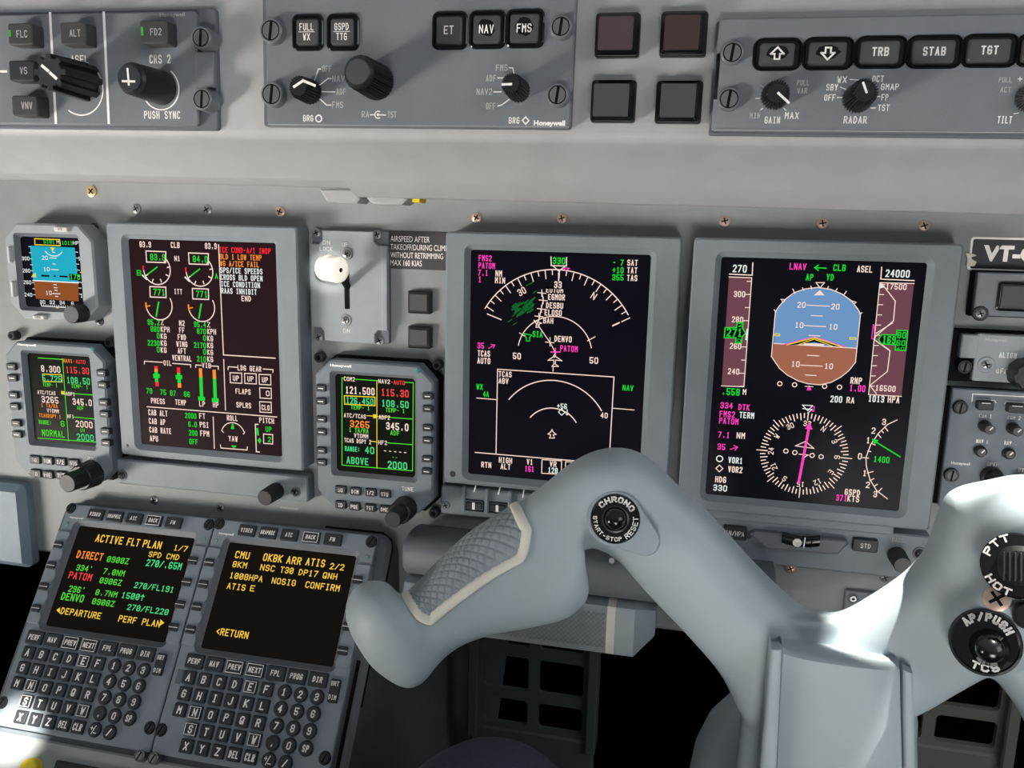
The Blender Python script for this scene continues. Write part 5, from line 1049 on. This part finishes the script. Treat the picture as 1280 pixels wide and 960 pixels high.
# grip pad with diamond tread
def gp(t, th, off):          # t in station units
    st = st_grip; f = t * 6; i = min(int(f), len(st) - 2); r = f - i
    p0, c0, F = section(st[i], th); p1, c1, _ = section(st[i + 1], th); p = p0.lerp(p1, r); c = c0.lerp(c1, r)
    n = (p - c).normalized(); return p + n * off - YB
NT, NH = 150, 64; t0, t1 = 4.3, 8.1; h0, h1 = -1.2, 1.48
def edge(t):
    # trim line angle: front edge of the pad, rising at the upper end
    q = (t - t0) / (t1 - t0); return h1 - .16 * q - .38 * max(0, (q - .88) / .12) ** 1.5 - .3 * max(0, (.09 - q) / .09) ** 1.6
m = MB(); G = []; kp = m.mi(PADM)
for i in range(NT + 1):
    t = t0 + (t1 - t0) * i / NT; hi = edge(t); row = []
    for j in range(NH + 1):
        th = h0 + (hi - h0) * j / NH; a = i / NT * 14; b = (th - h0) / (h1 - h0) * 8.5
        fa = abs(((a + b) % 1) - .5); fb = abs(((a - b) % 1) - .5); d = min(.5 - fa, .5 - fb)
        bd = min(1, i / 4, (NT - i) / 4, (NH - j) / 4); row.append(gp(t, th, .0003 + .0008 * bd * min(1, d / .13)))
    G.append(row)
b0 = len(m.v)
for row in G: m.v += [tuple(p) for p in row]
for i in range(NT):
    for j in range(NH): q = b0 + i * (NH + 1) + j; m.f.append((q, q + 1, q + NH + 2, q + NH + 1)); m.fm.append(kp)
pad = Y.part('grip_pad', m, smooth=60, label='grey diamond-textured rubber grip')
path = [(t1, h0 + (edge(t1) - h0) * i / 30) for i in range(31)] + [(t1 - (t1 - t0) * i / 50, edge(t1 - (t1 - t0) * i / 50)) for i in range(1, 51)] + [(t0, edge(t0) + (h0 - edge(t0)) * i / 30) for i in range(1, 31)]
m = MB(); L = []
for i, (t, th) in enumerate(path):
    p = gp(t, th, .0004); a = gp(*path[max(i - 2, 0)], .0004); b = gp(*path[min(i + 2, len(path) - 1)], .0004); tg = (b - a).normalized(); n = (gp(t, th, .01) - p).normalized(); s_ = tg.cross(n).normalized()
    L.append([tuple(p + s_ * (.0026 * math.cos(q)) + n * (.0013 * math.sin(q))) for q in [2 * PI * z / 10 for z in range(10)]])
m.loft(L, TRIM, True, True); Y.part('grip_trim', m, smooth=180, label='cream border around the grip')
# chrono button
def facing(px, py, off=0, lean=0):
    p, n = hit(px, py); d = (CAM - p).normalized(); N = (d * .92 + n * .08).normalized(); p = p + N * off
    right = Vector((1, 0, 0)); right = (right - N * right.dot(N)).normalized(); up = N.cross(right)
    M = Matrix((right, up, N)).transposed().to_4x4(); M.translation = p - YB; return M, p
def place(o, M): o.matrix_local = M; return o
def arctext(m, t, r, a0, a1, h, z, mat, th=None, inward=False):
    n = len(t)
    for i, ch in enumerate(t):
        a = math.radians(a0 + (a1 - a0) * (i + .5) / n); w = abs(math.radians(a1 - a0)) * r / n * .82; ro = a - PI / 2 if not inward else a + PI / 2
        bx, by = r * math.cos(a), r * math.sin(a)
        m.text(ch, bx - w / 2 * math.cos(ro) + h / 2 * math.sin(ro), by - w / 2 * math.sin(ro) - h / 2 * math.cos(ro), w, h, mat, z, th, 0, ro)
M, p = facing(769, 648, .0038); K = (p - CAM).length / FOC
m = MB(); R = 33 * K; ex_, ey_ = (806 - 769) * K, -(671 - 648) * K; r2 = 17 * K
pl = []
ang = math.atan2(ey_, ex_); D = math.hypot(ex_, ey_); ph = math.acos((R - r2) / D)
for i in range(33): a = ang + ph + (2 * PI - 2 * ph) * i / 32; pl.append((R * math.cos(a), R * math.sin(a)))
for i in range(17): a = ang - ph + 2 * ph * i / 16; pl.append((ex_ + r2 * math.cos(a), ey_ + r2 * math.sin(a)))
m.loft([[(x * 1.08, y * 1.08, -.012) for x, y in pl], [(x * 1.04, y * 1.04, -.0006) for x, y in pl], [(x, y, .0010) for x, y in pl]], YOKE, False, True)
place(Y.part('switch_boss', m), M)
m = MB(); r = 30.5 * K; m.cyl(0, 0, r, r * .97, .0008, .0022, BLK2, 56, .0006)
m.loft([[(q * K * math.cos(2 * PI * i / 48), q * K * math.sin(2 * PI * i / 48), z) for i in range(48)] for q, z in ((17.5, .0021), (16.5, .0045), (14.5, .0048), (13.4, .0036))], DSTEEL, False, True)
arctext(m, 'CHRONO', 23.5 * K, 148, 28, 7.5 * K, .0024, LEG, 1.9 * K); arctext(m, 'START-STOP', 24.5 * K, 176, 294, 5 * K, .0024, LEG, 1.0 * K, True); arctext(m, 'RESET', 24.5 * K, 302, 372, 6.5 * K, .0024, LEG, 1.1 * K, True)
CB = place(Y.part('chrono_button', m, label='black chrono switch with white lettering'), M)
m = MB(); m.loft([[(q * K * math.cos(2 * PI * i / 40), q * K * math.sin(2 * PI * i / 40), z) for i in range(40)] for q, z in ((13, .0032), (12.8, .006), (11.5, .0078), (8, .0092), (4, .0098), (.5, .01))], BLK2, False, True); Y.part('button_cap', m, CB, smooth=60)
M, p = facing(805.5, 670, .0042); m = MB(); K2 = (p - CAM).length / FOC; crossed(m, 0, 0, 9 * K2, .0012, COPPER, .5); place(Y.part('screw', m), M)
# push-to-talk switch, screw and autopilot button on the right pod
M, p = facing(1271, 707, .003); K = (p - CAM).length / FOC; m = MB(); m.cyl(0, 0, 35 * K, 34 * K, -.010, .0022, BLK2, 56, .0006)
arctext(m, 'PTT', 29 * K, 165, 102, 8 * K, .0024, LEG, 1.7 * K) ; arctext(m, 'HOT', 29 * K, 204, 262, 8 * K, .0024, LEG, 1.9 * K, True)
pt = place(Y.part('talk_switch', m, label='black round talk switch with white letters'), M)
m = MB(); m.rbox(4 * K, 0, 44 * K, 40 * K, .0021, .010, BLK, 16 * K, .002)
for i in range(7): m.rbox((-12 + i * 5) * K, -2 * K, 2 * K, 30 * K, .0098, .0108, DSTEEL, .0003, .0002)
Y.part('rocker', m, pt)
M, p = facing(1246, 748, .003); m = MB(); K = (p - CAM).length / FOC; crossed(m, 0, 0, 13.5 * K, -.001, COPPER, .6); place(Y.part('screw', m), M)
M, p = facing(1231.5, 801, .0045); K = (p - CAM).length / FOC; m = MB(); m.cyl(0, 0, 36 * K, 33 * K, -.014, .0035, BLK2, 56, .0012); m.ring(0, 0, 34 * K, 31.5 * K, .0037, DSTEEL, 48)
arctext(m, 'AP/PUSH', 25.5 * K, 142, 25, 9 * K, .0038, LEG, 2.4 * K); arctext(m, 'TCS', 26 * K, 240, 300, 8 * K, .0038, LEG, 2 * K, True)
ab = place(Y.part('autopilot_button', m, label='black round autopilot release button'), M)
m = MB(); m.loft([[(4 * K + q * K * math.cos(2 * PI * i / 40), -5 * K + q * K * math.sin(2 * PI * i / 40), z) for i in range(40)] for q, z in ((19, .0034), (17, .006), (14, .010), (13, .013), (9, .0148), (3, .0156))], BLK2, False, True); Y.part('button_cap', m, ab, smooth=60)
M, p = facing(1286, 768, .001); K = (p - CAM).length / FOC; m = MB(); m.cyl(0, 0, 16 * K, 14 * K, -.002, .006, BLK, 32, .001); place(Y.part('trim_switch', m), M)
# hub cover
m = MB()
def cov(z, px0, px1, y0, dep, q=1.0):
    pass
def covloop(py0, py1, xl, xr, inset_=0, y=-.242, bulge=.0035):
    a = W(xl, py0, y); b = W(xr, py1, y); out = []
    n = 16
    for i in range(n + 1):
        t = i / n; x = a.x + (b.x - a.x) * t; out.append(Vector((x, y + inset_ + bulge * (abs(2 * t - 1) ** 4), a.z + (b.z - a.z) * t)))
    for i in range(n + 1):
        t = 1 - i / n; out.append(Vector((a.x + (b.x - a.x) * t, -.205, a.z + (b.z - a.z) * t)))
    return [tuple(p - YB) for p in out]
L = [covloop(822, 842, 976, 1128, .02), covloop(815, 835, 979, 1126, .006), covloop(816.5, 837, 979, 1126, .002), covloop(822, 842, 979, 1127, 0), covloop(880, 895, 976, 1128, 0), covloop(960, 968, 972, 1129, -.001), covloop(1060, 1064, 966, 1130, -.001)]
m.loft(L, YOKE, True, True); Y.part('hub_cover', m, smooth=40)
for xl, xr, xl2, xr2, y0, y1, nm in ((963, 978, 950, 971, 811, 812, 'cover_flange'), (1128, 1142, 1130, 1145, 836, 842, 'cover_flange')):
    m = MB(); L = [covloop(y0 + 6, y1 + 6, xl + 2, xr, .012, -.240, .001), covloop(y0, y1, xl + 2, xr, .004, -.240, .001), covloop(y0 + 2, y1 + 2, xl + 1, xr, .0005, -.240, .001), covloop(y0 + 50, y1 + 46, (xl * .65 + xl2 * .35), xr * .65 + xr2 * .35, 0, -.240, .001), covloop(960, 960, xl2, xr2, 0, -.240, .001), covloop(1060, 1060, xl2 - 6, xr2 - 2, 0, -.240, .001)]
    m.loft(L, YOKE, True, True); Y.part(nm, m, smooth=40)
# column boot behind the hub
cb = W(962, 985, -.14)
CBT = T('control_column', 'rounded pale grey column housing behind the yoke hub', 'control column', Plane(cb, (1, 0, 0), (0, 1, 0)), 0, 0)
m = MB(); L = []
for q, z in ((.05, .062), (.35, .058), (.62, .049), (.82, .036), (.95, .019), (1, 0), (1, -.06), (.95, -.16), (.95, -.5)): L.append([(.046 * q * math.cos(a), .046 * q * math.sin(a), z) for a in [2 * PI * i / 48 for i in range(48)]])
m.loft(L, YOKE, False, False); CBT.part('housing', m, smooth=60)
# ------------------------------------------------------------------ pilot's knee
ps = Vector((.304, -.245, -.174))
PER = T('person', 'seated person in navy twill trousers, only a knee showing at the bottom', 'person', Plane(ps, (1, 0, 0), (0, 1, 0)), 0, 0)
bm_v = [Vector((.03, -.42, -.09)), Vector((.015, -.22, -.055)), Vector((0, -.06, -.018)), Vector((0, 0, -.02)), Vector((-.005, .04, -.07)), Vector((-.005, .07, -.22)), Vector((-.005, .08, -.36))]
rad = [.078, .068, .054, .047, .047, .046, .040]; m = MB(); L = []; n = 40
pts = []
for i in range(len(bm_v) - 1):
    g = lambda o: (bm_v[max(0, min(len(bm_v) - 1, i + o))], rad[max(0, min(len(bm_v) - 1, i + o))])
    for j in range(6): t = j / 6; pts.append((cr(*[g(o)[0] for o in (-1, 0, 1, 2)], t), cr(*[g(o)[1] for o in (-1, 0, 1, 2)], t)))
for i, (c, r) in enumerate(pts):
    tg = (pts[min(i + 1, len(pts) - 1)][0] - pts[max(i - 1, 0)][0]).normalized(); s_ = Vector((1, 0, 0)); u_ = s_.cross(tg).normalized() 
    L.append([tuple(c + (s_ * math.cos(a) + u_ * math.sin(a)) * r * (1 + .02 * math.sin(3 * a + i * .4))) for a in [2 * PI * q / n for q in range(n)]])
m.loft(L, TROU, True, True); PER.part('trouser_leg', m, smooth=180)
bpy.context.view_layer.update()
